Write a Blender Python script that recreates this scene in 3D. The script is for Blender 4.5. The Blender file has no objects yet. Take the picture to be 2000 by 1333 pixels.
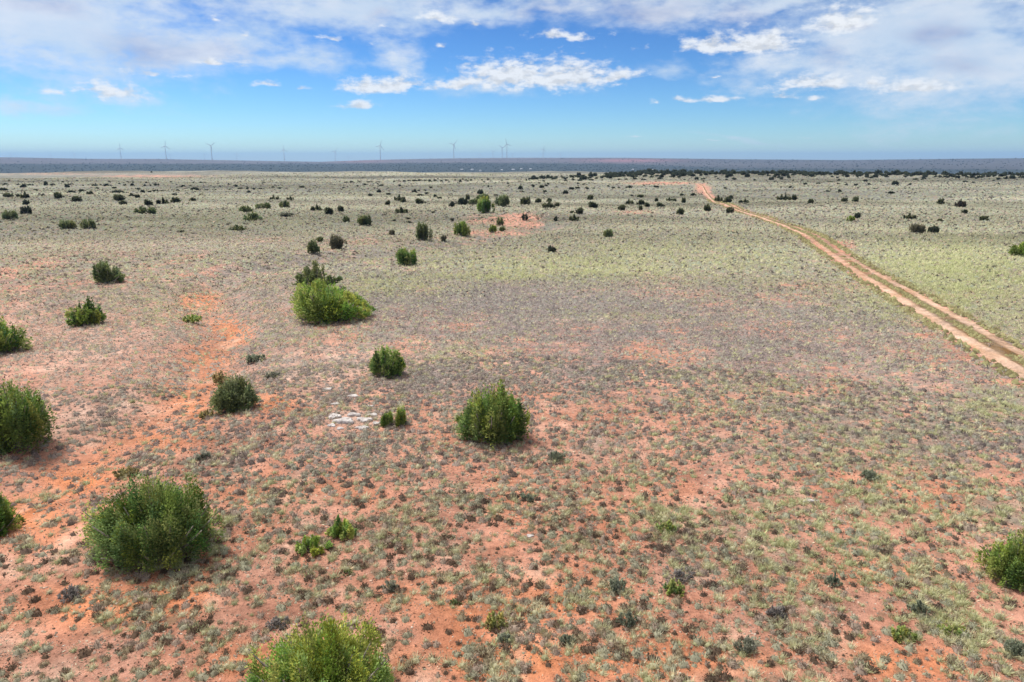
import bpy, math, random
import numpy as np

# ------------------------------------------------------------------ camera
CAM_H = 12.0
PITCH = math.radians(14.89)
F = 1333.33                      # focal length in photo pixels (24 mm on 36 mm)
SC = bpy.context.scene
COL = SC.collection
cam_data = bpy.data.cameras.new("camera")
cam_data.lens = 24.0
cam_data.sensor_width = 36.0
cam_data.clip_start = 0.1
cam_data.clip_end = 60000.0
cam = bpy.data.objects.new("camera", cam_data)
cam.location = (0, 0, CAM_H)
cam.rotation_euler = (math.pi / 2 - PITCH, 0, 0)
COL.objects.link(cam)
SC.camera = cam

SP, CP = math.sin(PITCH), math.cos(PITCH)


def ray(px, py):
    a = (px - 1000.0) / F
    b = (666.5 - py) / F
    return np.array([a, CP + b * SP, -SP + b * CP])


# ------------------------------------------------------------------ light
SUN_EL, SUN_AZ = 62.0, -58.0      # azimuth measured from +Y towards +X
EXPOSURE = 0.74
SKYV = 6.1
sun_d = bpy.data.lights.new("sun", 'SUN')
sun_d.energy = 3.2
sun_d.angle = math.radians(14.0)
sun_d.color = (1.0, 0.96, 0.90)
sun = bpy.data.objects.new("sun", sun_d)
sun.rotation_euler = (math.radians(90 - SUN_EL), 0, math.radians(180 - SUN_AZ))
COL.objects.link(sun)

SC.view_settings.view_transform = 'Standard'
SC.view_settings.look = 'None'
SC.view_settings.gamma = 1.0
SC.view_settings.use_curve_mapping = False
SC.view_settings.exposure = EXPOSURE


class NT:
    """small helper to write node trees"""
    def __init__(self, tree):
        self.t = tree

    def n(self, typ, **kw):
        nd = self.t.nodes.new(typ)
        for k, v in kw.items():
            setattr(nd, k, v)
        return nd

    def put(self, sock, v):
        if isinstance(v, bpy.types.NodeSocket):
            self.t.links.new(v, sock)
        elif v is not None:
            sock.default_value = v

    def m(self, op, a, b=None, c=None, clamp=False):
        nd = self.n('ShaderNodeMath', operation=op, use_clamp=clamp)
        self.put(nd.inputs[0], a)
        if b is not None:
            self.put(nd.inputs[1], b)
        if c is not None:
            self.put(nd.inputs[2], c)
        return nd.outputs[0]

    def vm(self, op, a, b=None, c=None):
        nd = self.n('ShaderNodeVectorMath', operation=op)
        self.put(nd.inputs[0], a)
        if b is not None:
            self.put(nd.inputs[1], b)
        if c is not None:
            self.put(nd.inputs[2], c)
        return nd.outputs['Value'] if op in ('LENGTH', 'DOT_PRODUCT', 'DISTANCE') else nd.outputs['Vector']

    def mix(self, f, a, b, blend='MIX'):
        nd = self.n('ShaderNodeMix', data_type='RGBA', blend_type=blend, clamp_factor=True)
        self.put(nd.inputs[0], f)
        self.put(nd.inputs[6], a)
        self.put(nd.inputs[7], b)
        return nd.outputs[2]

    def noise(self, vec, scale, detail=4.0, rough=0.55, lac=2.0, dim='3D'):
        nd = self.n('ShaderNodeTexNoise', noise_dimensions=dim)
        self.put(nd.inputs['Vector'], vec)
        nd.inputs['Scale'].default_value = scale
        nd.inputs['Detail'].default_value = detail
        nd.inputs['Roughness'].default_value = rough
        nd.inputs['Lacunarity'].default_value = lac
        return nd.outputs[0]

    def ss(self, x, lo, hi, a=0.0, b=1.0):
        nd = self.n('ShaderNodeMapRange', interpolation_type='SMOOTHSTEP', clamp=True)
        self.put(nd.inputs['Value'], x)
        nd.inputs['From Min'].default_value = lo
        nd.inputs['From Max'].default_value = hi
        nd.inputs['To Min'].default_value = a
        nd.inputs['To Max'].default_value = b
        return nd.outputs['Result']


# ------------------------------------------------------------------ sky
world = bpy.data.worlds.new("World")
SC.world = world
world.use_nodes = True
wt = world.node_tree
wt.nodes.clear()
W = NT(wt)
sky = W.n('ShaderNodeTexSky', sky_type='NISHITA')
sky.sun_disc = False
sky.sun_elevation = math.radians(SUN_EL)
sky.sun_rotation = math.radians(SUN_AZ)
sky.altitude = 1700.0
sky.air_density = 1.0
sky.dust_density = 0.35
sky.ozone_density = 2.5
hs = W.n('ShaderNodeHueSaturation')
hs.inputs['Hue'].default_value = 0.497
hs.inputs['Saturation'].default_value = 1.02
hs.inputs['Value'].default_value = 1.0
gm = W.n('ShaderNodeGamma')
gm.inputs[1].default_value = 1.75
W.put(gm.inputs[0], W.vm('MULTIPLY', sky.outputs[0], (.22, .22, .22)))
W.put(hs.inputs['Color'], W.vm('MULTIPLY', gm.outputs[0], (SKYV * .50, SKYV * .60, SKYV * .695)))
tc = W.n('ShaderNodeTexCoord')
sx = W.n('ShaderNodeSeparateXYZ')
W.put(sx.inputs[0], tc.outputs['Generated'])
az = W.m('ARCTAN2', sx.outputs[0], sx.outputs[1])
hyp = W.m('SQRT', W.m('ADD', W.m('MULTIPLY', sx.outputs[0], sx.outputs[0]), W.m('MULTIPLY', sx.outputs[1], sx.outputs[1])))
el = W.m('DIVIDE', sx.outputs[2], W.m('MAXIMUM', hyp, 0.02))
cx = W.n('ShaderNodeCombineXYZ')
W.put(cx.inputs[0], az)
W.put(cx.inputs[1], el)
P = cx.outputs[0]


def uv(px, py):
    r = ray(px, py)
    return math.atan2(r[0], r[1]), r[2] / math.hypot(r[0], r[1])


def warp(amount, scale, stretch=(1, 2.2, 1)):
    ps = W.vm('MULTIPLY', P, stretch)
    nd = W.n('ShaderNodeTexNoise', noise_dimensions='3D')
    W.put(nd.inputs['Vector'], ps)
    nd.inputs['Scale'].default_value = scale
    nd.inputs['Detail'].default_value = 3.0
    off = W.vm('SUBTRACT', nd.outputs[1], (0.5, 0.5, 0.5))
    return W.vm('MULTIPLY_ADD', off, (amount, amount * 0.45, 0), P)


def field(clouds, Pw, flat):
    """smallest normalised distance to any of the clouds; clouds: px, py, half width, half height, weight"""
    best = None
    for (x, y, rx, ry, wgt) in clouds:
        u0, v0 = uv(x, y)
        ru, rv = rx / F, ry / F
        q = W.vm('MULTIPLY_ADD', Pw, (1 / ru, 1 / rv, 0), (-u0 / ru, -v0 / rv, 0))
        if flat:
            q = W.vm('MINIMUM', q, W.vm('MULTIPLY', q, (1, 2.4, 1)))
        d = W.m('MULTIPLY_ADD', W.vm('LENGTH', q), 1.0 , 1.0 - wgt) 
        best = d if best is None else W.m('MINIMUM', best, d)
    return W.m('SUBTRACT', 1.0, best)


CUMULUS = [(1385, 92, 60, 26, 1.15), (1470, 92, 88, 34, 1.15), (1106, 73, 92, 17, .9), (745, 172, 100, 30, 1.1), (800, 168, 60, 20, .9),
           (1000, 155, 130, 48, 1.1), (1100, 156, 130, 50, 1.1), (1200, 152, 75, 28, .9), (905, 165, 60, 22, 1.0), (940, 130, 80, 18, .8),
           (697, 206, 68, 17, .85), (520, 166, 52, 14, .75), (588, 174, 30, 9, .6), (218, 184, 88, 32, .85), (120, 180, 70, 20, .6),
           (1400, 194, 85, 14, .8), (1340, 196, 40, 10, .7), (1277, 198, 22, 11, .8), (1527, 190, 38, 15, .9), (1590, 165, 110, 28, .9),
           (1790, 170, 120, 25, .9), (1705, 162, 25, 18, .8), (1592, 190, 16, 9, .7), (1392, 151, 22, 7, .7), (415, 124, 65, 14, .85),
           (650, 78, 62, 12, .7), (720, 90, 30, 12, .55), (470, 68, 15, 9, .7), (430, 38, 18, 13, .8), (858, 90, 32, 12, .65), (930, 50, 26, 13, .75),
           (1650, 48, 80, 40, 1.0), (860, 38, 55, 30, .8), (300, 146, 80, 13, .75), (1258, 269, 62, 6, .62), (1390, 271, 85, 6, .62), (1570, 268, 60, 5, .5),
           (1140, 104, 45, 10, .55), (1255, 98, 30, 14, .5), (740, 52, 20, 8, .4)]
VEIL = [(120, 50, 260, 110, 1.15), (60, 20, 260, 60, 1.0), (330, 85, 260, 70, 1.05), (180, 130, 150, 50, .8), (600, 115, 150, 50, .8), (480, 60, 130, 70, .9), (700, 8, 330, 55, 1.15),
        (780, 105, 70, 90, .75), (930, 8, 220, 38, .95), (1330, 4, 330, 42, 1.0), (1770, 70, 270, 110, 1.2), (1880, 110, 240, 110, 1.2),
        (1560, 130, 190, 60, .85), (1300, 128, 110, 35, .75), (90, 205, 180, 30, .6), (960, 170, 260, 40, .65), (1650, 160, 260, 40, .9),
        (1950, 190, 120, 50, .6), (230, 170, 160, 40, .7), (1500, 14, 200, 32, .9), (1450, 268, 260, 9, .5), (1000, 6, 1200, 22, .75)]
GREY = [(300, 92, 130, 42, 1.0), (420, 95, 110, 32, 1.0), (80, 8, 80, 20, .9), (1260, 12, 170, 30, 1.0), (1440, 40, 60, 40, .8), (1640, 72, 90, 14, .8), (1830, 75, 60, 25, .9),
        (1880, 130, 110, 40, .7), (1060, 12, 150, 26, .7), (760, 25, 60, 40, .5), (1600, 120, 80, 30, .6)]
Pc = warp(0.035, 22.0, (1, 1.5, 1))
Pv = warp(0.16, 7.0)
n_hi = W.noise(W.vm('MULTIPLY', P, (1, 2.0, 1)), 42.0, 7.0, 0.62)
n_up = W.noise(W.vm('MULTIPLY', W.vm('ADD', P, (0.004, 0.007, 0)), (1, 2.0, 1)), 42.0, 7.0, 0.62)
n_lo = W.noise(W.vm('MULTIPLY', P, (1, 2.4, 1)), 11.0, 6.0, 0.6)
mC = field(CUMULUS, Pc, True)
dC = W.ss(W.m('MULTIPLY_ADD', W.m('SUBTRACT', n_hi, 0.5), 2.2, mC), 0.10, 0.85)
mV = W.m('MULTIPLY_ADD', W.m('SUBTRACT', n_hi, 0.5), .9, field(VEIL, Pv, False))
# unseen broken cloud added above the view, heavy and white to give fill light
n_all = W.noise(W.vm('MULTIPLY', P, (1, 2.0, 1)), 3.0, 6.0, 0.6)
high = W.ss(el, 0.24, 0.40)
gen = W.m('MULTIPLY', W.ss(n_all, 0.34, 0.52), high)
dV = W.ss(W.m('MULTIPLY_ADD', W.m('SUBTRACT', n_lo, 0.5), 1.3, mV), -0.05, 0.95)
dV = W.m('MULTIPLY', dV, 0.86)
dV = W.m('MAXIMUM', dV, W.m('MULTIPLY', gen, 0.8))
mG = W.ss(W.m('MULTIPLY_ADD', W.m('SUBTRACT', n_lo, 0.5), 1.2, field(GREY, Pv, False)), -0.1, 0.9)
relief = W.m('MULTIPLY_ADD', W.m('SUBTRACT', n_hi, n_up), 1.3, 0.95)
relief = W.m('MINIMUM', W.m('MAXIMUM', relief, 0.80), 1.03)
K = 9.0
white = (K * 0.99, K * 1.02, K * 1.06, 1)
veilc = W.mix(mG, (K * 0.70, K * 0.84, K * 1.0, 1), (K * 0.50, K * 0.57, K * 0.78, 1))
veilc = W.mix(W.m('MULTIPLY', W.ss(n_lo, .35, .75), .75), veilc, white)
veilc = W.mix(high, veilc, (K * 1.25, K * 1.23, K * 1.20, 1))  # unseen overhead cloud brightened to soften the ambient light
skyc = W.mix(dV, hs.outputs[0], veilc)
cumc = W.vm('SCALE', white[:3])
W.put(cumc.node.inputs['Scale'], relief)
final = W.mix(W.m('MULTIPLY', dC, 0.93), skyc, cumc)
bg = W.n('ShaderNodeBackground')
W.put(bg.inputs[0], final)
bg.inputs[1].default_value = 0.06
wo = W.n('ShaderNodeOutputWorld')
wt.links.new(bg.outputs[0], wo.inputs[0])
world.cycles.sampling_method = 'MANUAL'
world.cycles.sample_map_resolution = 512

# ------------------------------------------------------------------ terrain
SKYLINE_X = [-400, 0, 100, 234, 350, 500, 650, 742, 800, 886, 1000, 1200, 1400, 1600, 1800, 2000, 2400]
SKYLINE_Y = [308, 308, 309, 311, 311, 313.5, 316, 313, 311.5, 310, 309, 309, 311.5, 313, 311, 309.5, 309]
CREST = 5000.0
# shallow sandy wash: world polyline set after the first flat unprojection
WASH_PX = [(-300, 1150), (-60, 1050), (60, 990), (200, 905), (310, 835), (380, 780), (440, 660), (400, 570), (470, 535), (600, 512), (760, 492), (900, 472), (1000, 458), (1070, 440)]


def flat_pt(px, py):
    r = ray(px, py)
    t = CAM_H / -r[2]
    return (r[0] * t, r[1] * t)


WASH = np.array([flat_pt(*p) for p in WASH_PX])


def dist_poly(x, y, poly):
    best = np.full(np.shape(x), 1e9)
    for a, b in zip(poly[:-1], poly[1:]):
        d = b - a
        L = float(d @ d)
        t = np.clip(((x - a[0]) * d[0] + (y - a[1]) * d[1]) / L, 0, 1)
        best = np.minimum(best, np.hypot(x - a[0] - t * d[0], y - a[1] - t * d[1]))
    return best


def terrain(x, y):
    x = np.asarray(x, float)
    y = np.asarray(y, float)
    r = np.hypot(x, y)
    z = (0.16 * np.sin(x * .21 + 1.3) * np.sin(y * .17 + .4) + 0.30 * np.sin(x * .061 + y * .035 + 2.0) + 0.25 * np.sin(y * .083 - x * .02)
         + 0.55 * np.sin(x * .017 + 1.0) * np.sin(y * .021 + .3) + 0.5 * np.sin(y * .039 + x * .008 + 1.0) * np.clip((r - 80) / 200, 0, 1)
         + 1.3 * np.sin(y * .0165 + x * .0035) * np.clip((r - 200) / 400, 0, 1))
    dw = dist_poly(x, y, WASH)
    wid = 1.6 + r * 0.02
    z = z - 0.75 * np.exp(-(dw / wid) ** 2) * np.clip(r / 40, 0.3, 1.6)
    u = np.where(y > 1, 1000 + F * x / np.maximum(y, 1) * CP, 1000)
    # pinhole column of this azimuth close to the horizon
    sky_y = np.interp(u, SKYLINE_X, SKYLINE_Y)
    crest = CAM_H + (312 - sky_y) * CREST / F
    base = np.interp(r, [0, 300, 640, 900, 1500, 2200, 3000], [0, 0, 1.6, -7, -30, -46, -47])
    t = np.clip((r - 2500) / (CREST - 2500), 0, 1)
    s = t * t * (3 - 2 * t) * 0.5 + t * 0.5
    far = -46 + s * (crest + 46)
    far = far + 3.0 * np.sin(x * .0031 + y * .0011) * np.sin(y * .004) * np.sin(np.pi * t)
    beyond = crest - (r - CREST) * 0.004
    w = np.clip((r - 2300) / 600, 0, 1)
    zz = z * np.clip(1 - (r - 640) / 800, 0, 1) + base
    zz = zz * (1 - w) + far * w
    return np.where(r > CREST, beyond, zz)


def ground_at(px, py):
    """world point on the ground seen at a photo pixel"""
    d = ray(px, py)
    t = np.concatenate([np.geomspace(8, 700, 3000), np.geomspace(701, 9000, 1500)])
    X, Y, Z = d[0] * t, d[1] * t, CAM_H + d[2] * t
    below = np.nonzero(Z < terrain(X, Y))[0]
    if len(below) == 0:
        k = 2600
        return X[k], Y[k], float(terrain(X[k], Y[k])), t[k]
    k = below[0]
    lo, hi = t[max(k - 1, 0)], t[k]
    for _ in range(18):
        m = .5 * (lo + hi)
        if CAM_H + d[2] * m < float(terrain(d[0] * m, d[1] * m)):
            hi = m
        else:
            lo = m
    return d[0] * hi, d[1] * hi, float(terrain(d[0] * hi, d[1] * hi)), hi


def project(x, y, z):
    dy = y * CP - (z - CAM_H) * SP
    uz = y * SP + (z - CAM_H) * CP
    dy = np.where(dy > .5, dy, .5)
    return 1000 + F * x / dy, 666.5 - F * uz / dy


# value noise for baked patches
_rng = np.random.RandomState(5)
_LAT = _rng.rand(256, 256)


def vnoise(x, y):
    xi, yi = np.floor(x).astype(int), np.floor(y).astype(int)
    fx, fy = x - xi, y - yi
    fx, fy = fx * fx * (3 - 2 * fx), fy * fy * (3 - 2 * fy)
    a, b = _LAT[xi & 255, yi & 255], _LAT[(xi + 1) & 255, yi & 255]
    c, d = _LAT[xi & 255, (yi + 1) & 255], _LAT[(xi + 1) & 255, (yi + 1) & 255]
    return (a * (1 - fx) + b * fx) * (1 - fy) + (c * (1 - fx) + d * fx) * fy


def fbm(x, y, o=4):
    s, a, t = 0, 1, 0
    for _ in range(o):
        s = s + a * vnoise(x, y)
        t += a
        a *= .55
        x, y = x * 2.03 + 17.3, y * 2.03 + 5.1
    return s / t


ROAD_PX = [(2150, 803, 62), (2000, 712, 52), (1917, 665, 48), (1841, 620, 44), (1759, 572, 36), (1690, 533, 31), (1620, 487, 25), (1589, 465, 19), (1550, 447, 14), (1500, 429, 11), (1440, 410, 9), (1400, 396, 9), (1382, 380, 9),
           (1374, 366, 12), (1362, 359, 12)]


ROAD_RAW = np.array([ground_at(x, y)[:2] for x, y, w in ROAD_PX])

# ------------------------------------------------------------------ zones of the ground (patches fixed in the world)
# photo x, y, half width, half height, strength
RED = [(30, 1010, 130, 60, .8), (130, 940, 110, 40, .8), (300, 860, 90, 35, .9), (370, 800, 50, 50, 1), (400, 700, 50, 40, .7), (390, 590, 75, 28, .8), (450, 650, 60, 50, .8), (330, 660, 120, 60, .35), (505, 785, 90, 30, .8), (370, 830, 60, 60, .5), (1010, 432, 55, 16, 1.0), (950, 432, 60, 14, .5), (960, 455, 110, 10, .6), (900, 480, 120, 8, .3),
       (1240, 415, 60, 5, .6), (1810, 655, 45, 6, .9), (1290, 358, 90, 4, .8), (1372, 368, 18, 12, .8), (1640, 480, 40, 16, .9),
       (40, 960, 120, 90, .6), (300, 850, 200, 60, .45), (500, 470, 130, 12, .35), (700, 472, 130, 10, .5), (1160, 860, 170, 60, .4),
       (1700, 760, 160, 20, .35), (820, 375, 60, 4, .2), (300, 345, 160, 5, .45), (100, 340, 160, 4, .3), (1990, 830, 90, 40, .4), (1300, 830, 200, 60, .3), (1020, 690, 120, 20, .25),
       (60, 720, 200, 60, .3), (830, 630, 40, 10, .4)]
LIME = [(1150, 520, 330, 30, .75), (980, 540, 170, 12, .7), (1860, 540, 240, 90, 1.0), (1750, 510, 120, 30, .8), (1440, 510, 200, 50, .5), (1250, 490, 160, 25, .6), (1900, 620, 150, 60, .6),
        (320, 600, 120, 60, .35), (1950, 790, 80, 40, .6), (1230, 620, 130, 10, .5), (760, 560, 160, 25, .5), (600, 660, 160, 40, .2),
        (1700, 1000, 420, 190, .55), (1300, 1000, 160, 90, .4), (240, 935, 60, 25, .5), (1880, 1200, 200, 100, .5), (1450, 780, 300, 60, .2), (900, 690, 80, 20, .35), (400, 430, 300, 20, .3)]
HOT = [(30, 1010, 130, 60, 1), (130, 940, 110, 40, 1), (300, 860, 90, 35, .9), (370, 800, 50, 50, 1), (530, 785, 60, 22, 1), (400, 700, 50, 40, .8), (445, 650, 60, 45, 1), (385, 590, 70, 25, 1), (400, 545, 50, 15, .7), (1010, 435, 70, 18, 1), (950, 432, 60, 14, .8), (1640, 480, 50, 18, 1), (1240, 415, 70, 6, .7), (1290, 358, 110, 5, 1), (1372, 366, 30, 14, 1),
       (560, 1290, 300, 60, .95), (200, 1180, 300, 70, .8), (1250, 1290, 500, 60, .9), (1720, 1130, 260, 40, .75), (1000, 1180, 330, 70, .8), (1800, 1290, 300, 50, .7), (1300, 960, 150, 40, .4), (1960, 830, 90, 25, .7), (600, 960, 200, 25, .4)]
GREYZ = [(1000, 590, 330, 50, .7), (1250, 640, 330, 50, .8), (900, 760, 200, 40, .5), (700, 880, 200, 50, .5), (1450, 650, 300, 60, .6), (1300, 1110, 150, 70, .5), (1950, 880, 200, 40, .6),
         (520, 700, 80, 40, .4), (1150, 720, 300, 50, .5), (1500, 880, 200, 40, .4), (1560, 960, 80, 20, .4), (330, 930, 150, 50, .4)]
PALE = [(170, 650, 260, 110, .6), (640, 720, 190, 60, .7), (330, 480, 330, 20, .6), (680, 815, 70, 22, .9), (500, 600, 120, 60, .4), (1180, 625, 150, 8, .5),
        (560, 480, 90, 14, .5), (130, 800, 200, 60, .5), (1050, 720, 200, 12, .4), (900, 740, 160, 40, .3), (1180, 870, 90, 20, .4), (1500, 430, 80, 10, .2), (700, 395, 80, 8, .3)]


def blobs(px, py, L, jit):
    out = np.zeros(np.shape(px))
    for (x, y, rx, ry, s) in L:
        d = ((px - x) / rx) ** 2 + ((py - y) / ry) ** 2
        out = np.maximum(out, s * np.exp(-1.1 * d * (0.6 + 0.9 * jit)))
    return out


def zones(x, y, z):
    """red soil, yellow grass, grey sage, pale gravel, far woodland: 0..1 each"""
    px, py = project(x, y, z)
    front = y > 4
    px = np.where(front, px, 1000 + 300 * np.sin(x * .02))
    py = np.where(front, py, 1250)
    j = fbm(x * .23, y * .17)
    jj = fbm(x * .9 + 40, y * .7)
    sl = fbm(x * .035 + 9, y * .05)
    base = np.interp(py, [330, 420, 520, 620, 720, 850, 980, 1200], [.03, .07, .20, .37, .49, .62, .74, .86])
    left = np.clip((620 - px) / 500, 0, 1) * np.interp(py, [440, 520, 700, 900], [0, .18, .26, .1])
    right = np.clip((px - 1300) / 700, 0, 1) * np.interp(py, [600, 800, 1000, 1200], [0, -.14, -.16, -.12])
    r = np.hypot(x, y)
    red = np.clip(base + left + right + (j - .5) * .55 * np.interp(py, [340, 500], [.2, 1]), 0, 1)
    red = np.maximum(red, blobs(px, py, RED, j))
    lime = blobs(px, py, LIME, j) * (.5 + jj)
    grey = blobs(px, py, GREYZ, j) * (.5 + jj)
    pale = blobs(px, py, PALE, j) * (.45 + 1.1 * jj)
    red = np.clip(red - .25 * grey - .25 * lime, 0, 1)
    dw = dist_poly(x, y, WASH)
    ww = (.9 + r * .016) * (.6 + .9 * j)
    red = np.maximum(red, (.25 + .95 * jj) * np.exp(-(dw / ww) ** 2) * np.clip((88 - r) / 40, 0, 1))
    rd = dist_poly(x, y, ROAD_RAW)
    red = np.maximum(red, .62 * np.exp(-(rd / (1.9 + 1.2 * jj)) ** 2))
    wob = (sl - .5) * 5
    bandtop = np.interp(px, [0, 600, 900, 1200, 1400, 2000], [319, 319, 317, 318, 326, 330])
    wood = np.clip((py + wob - bandtop) / 2.5, 0, 1)
    wood = np.maximum(wood, .45 * np.interp(px, [1000, 1300], [0, 1]))
    wood = np.where(r > 1800, wood, 0)
    return red, np.clip(lime, 0, 1), np.clip(grey, 0, 1), np.clip(pale, 0, 1), wood, px, py, j, jj, sl


def lerp(a, b, t):
    return a + (np.array(b) - a) * t[..., None]


def streak(x, y):
    """broad belts where the cover of the plain is denser and darker, or thin and pale"""
    r = np.hypot(x, y)
    s = (fbm(x * .004 + 5, y * .045) - .5) * 1.3 + (fbm(x * .013 + 50, y * .03) - .5) * .9
    return 1 + s * np.clip((r - 30) / 120, .25, 1)


def ground_colour(x, y, z):
    red, lime, grey, pale, wood, px, py, j, jj, sl = zones(x, y, z)
    r = np.hypot(x, y)
    r = np.hypot(x, y)
    c = np.zeros(np.shape(px) + (3,)) + np.array([.178, .176, .150])       # dry grey-green plain
    c = c * (0.80 + .42 * sl + .30 * (j - .5))[..., None] * streak(x, y)[..., None]
    c = lerp(c, (.265, .20, .19), np.interp(py, [430, 540, 640, 1000], [0, .5, .85, .8]))
    c = lerp(c, (.27, .285, .14), lime * .75)
    c = lerp(c, (.175, .155, .15), grey * .75)
    c = lerp(c, (.42, .34, .285), pale * .7)
    hot = np.clip(np.maximum(blobs(px, py, HOT, j), .62 * np.exp(-(dist_poly(x, y, WASH) / (1.0 + r * .014)) ** 2) * np.clip((88 - r) / 40, 0, 1)) * (.5 + 1.1 * jj) + 1.6 * (fbm(x * .33 + 90, y * .3) - .55) * np.clip((py - 700) / 300, 0, 1), 0, 1)[..., None]
    soil = np.array([.395, .20, .140]) * (1 - hot) + np.array([.49, .185, .085]) * hot + (jj[..., None] - .5) * np.array([.10, .10, .09])
    fz = np.clip((r - 75) / 30, 0, 1)[..., None]
    soil = soil * (1 - fz) + np.array([.42, .215, .155]) * fz
    soil = lerp(soil + c * 0, (.52, .36, .27), np.clip((jj - .60) * 4, 0, 1) * .55)
    soil = lerp(soil, (.44, .35, .29), pale * .6)
    # far bands
    ff = np.clip((r - 2000) / 600, 0, 1)
    farc = np.zeros(np.shape(px) + (3,)) + np.array([.100, .092, .105])
    farc = farc * (0.7 + .7 * fbm(x * .0016 + 3, y * .006))[..., None]
    c = c * (1 - ff)[..., None] + farc * ff[..., None]
    c = lerp(c, (.022, .030, .026), wood * .95)
    purple = np.exp(-((px - 1230) / 90) ** 2 - ((py - 314) / 3.5) ** 2) + .5 * np.exp(-((px - 700) / 60) ** 2 - ((py - 315) / 3) ** 2)
    c = lerp(c, (.22, .11, .12), np.where(r > 3500, purple, 0))
    bare = np.where(r > 1500, 0, np.clip(red * 1.1, 0, 1))
    return np.clip(c, .01, .9), np.clip(soil, .01, .9), bare


def new_mesh(name, verts, faces_flat, k, cols=None, smooth=False, soft=None):
    """mesh from numpy: verts (n,3), faces_flat (m*k) indices, k corners a face, cols (n,3)"""
    me = bpy.data.meshes.new(name)
    n, m = len(verts), len(faces_flat) // k
    me.vertices.add(n)
    me.vertices.foreach_set('co', np.asarray(verts, np.float32).ravel())
    me.loops.add(m * k)
    me.loops.foreach_set('vertex_index', np.asarray(faces_flat, np.int32).ravel())
    me.polygons.add(m)
    me.polygons.foreach_set('loop_start', np.arange(0, m * k, k, dtype=np.int32))
    if smooth:
        me.polygons.foreach_set('use_smooth', np.ones(m, bool))
    me.update(calc_edges=True)
    if cols is not None:
        at = me.color_attributes.new('Col', 'FLOAT_COLOR', 'POINT')
        rgba = np.ones((n, 4), np.float32)
        rgba[:, :3] = cols
        at.data.foreach_set('color', rgba.ravel())
    if soft is not None:
        at = me.attributes.new('soft', 'FLOAT_VECTOR', 'POINT')
        at.data.foreach_set('vector', np.asarray(soft, np.float32).ravel())
    return me


def link(name, me, mat=None, parent=None):
    o = bpy.data.objects.new(name, me)
    COL.objects.link(o)
    if mat is not None:
        me.materials.append(mat)
    o.parent = parent
    return o


def tag(o, label=None, cat=None, group=None, kind=None):
    if label:
        o['label'] = label
    if cat:
        o['category'] = cat
    if group:
        o['group'] = group
    if kind:
        o['kind'] = kind
    return o


def empty(name, loc, rz=0.0):
    o = bpy.data.objects.new(name, None)
    o.empty_display_size = .3
    COL.objects.link(o)
    o.location = loc
    o.rotation_euler = (0, 0, rz)
    return o


# ------------------------------------------------------------------ materials
def material(name):
    m = bpy.data.materials.new(name)
    m.use_nodes = True
    t = m.node_tree
    t.nodes.clear()
    N = NT(t)
    out = N.n('ShaderNodeOutputMaterial')
    return m, N, out


def principled(N, out, color, rough=.85, normal=None, spec=.2):
    b = N.n('ShaderNodeBsdfPrincipled')
    N.put(b.inputs['Base Color'], color)
    N.put(b.inputs['Roughness'], rough)
    b.inputs['Specular IOR Level'].default_value = spec
    if normal is not None:
        N.put(b.inputs['Normal'], normal)
    N.t.links.new(b.outputs[0], out.inputs[0])
    return b


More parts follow.
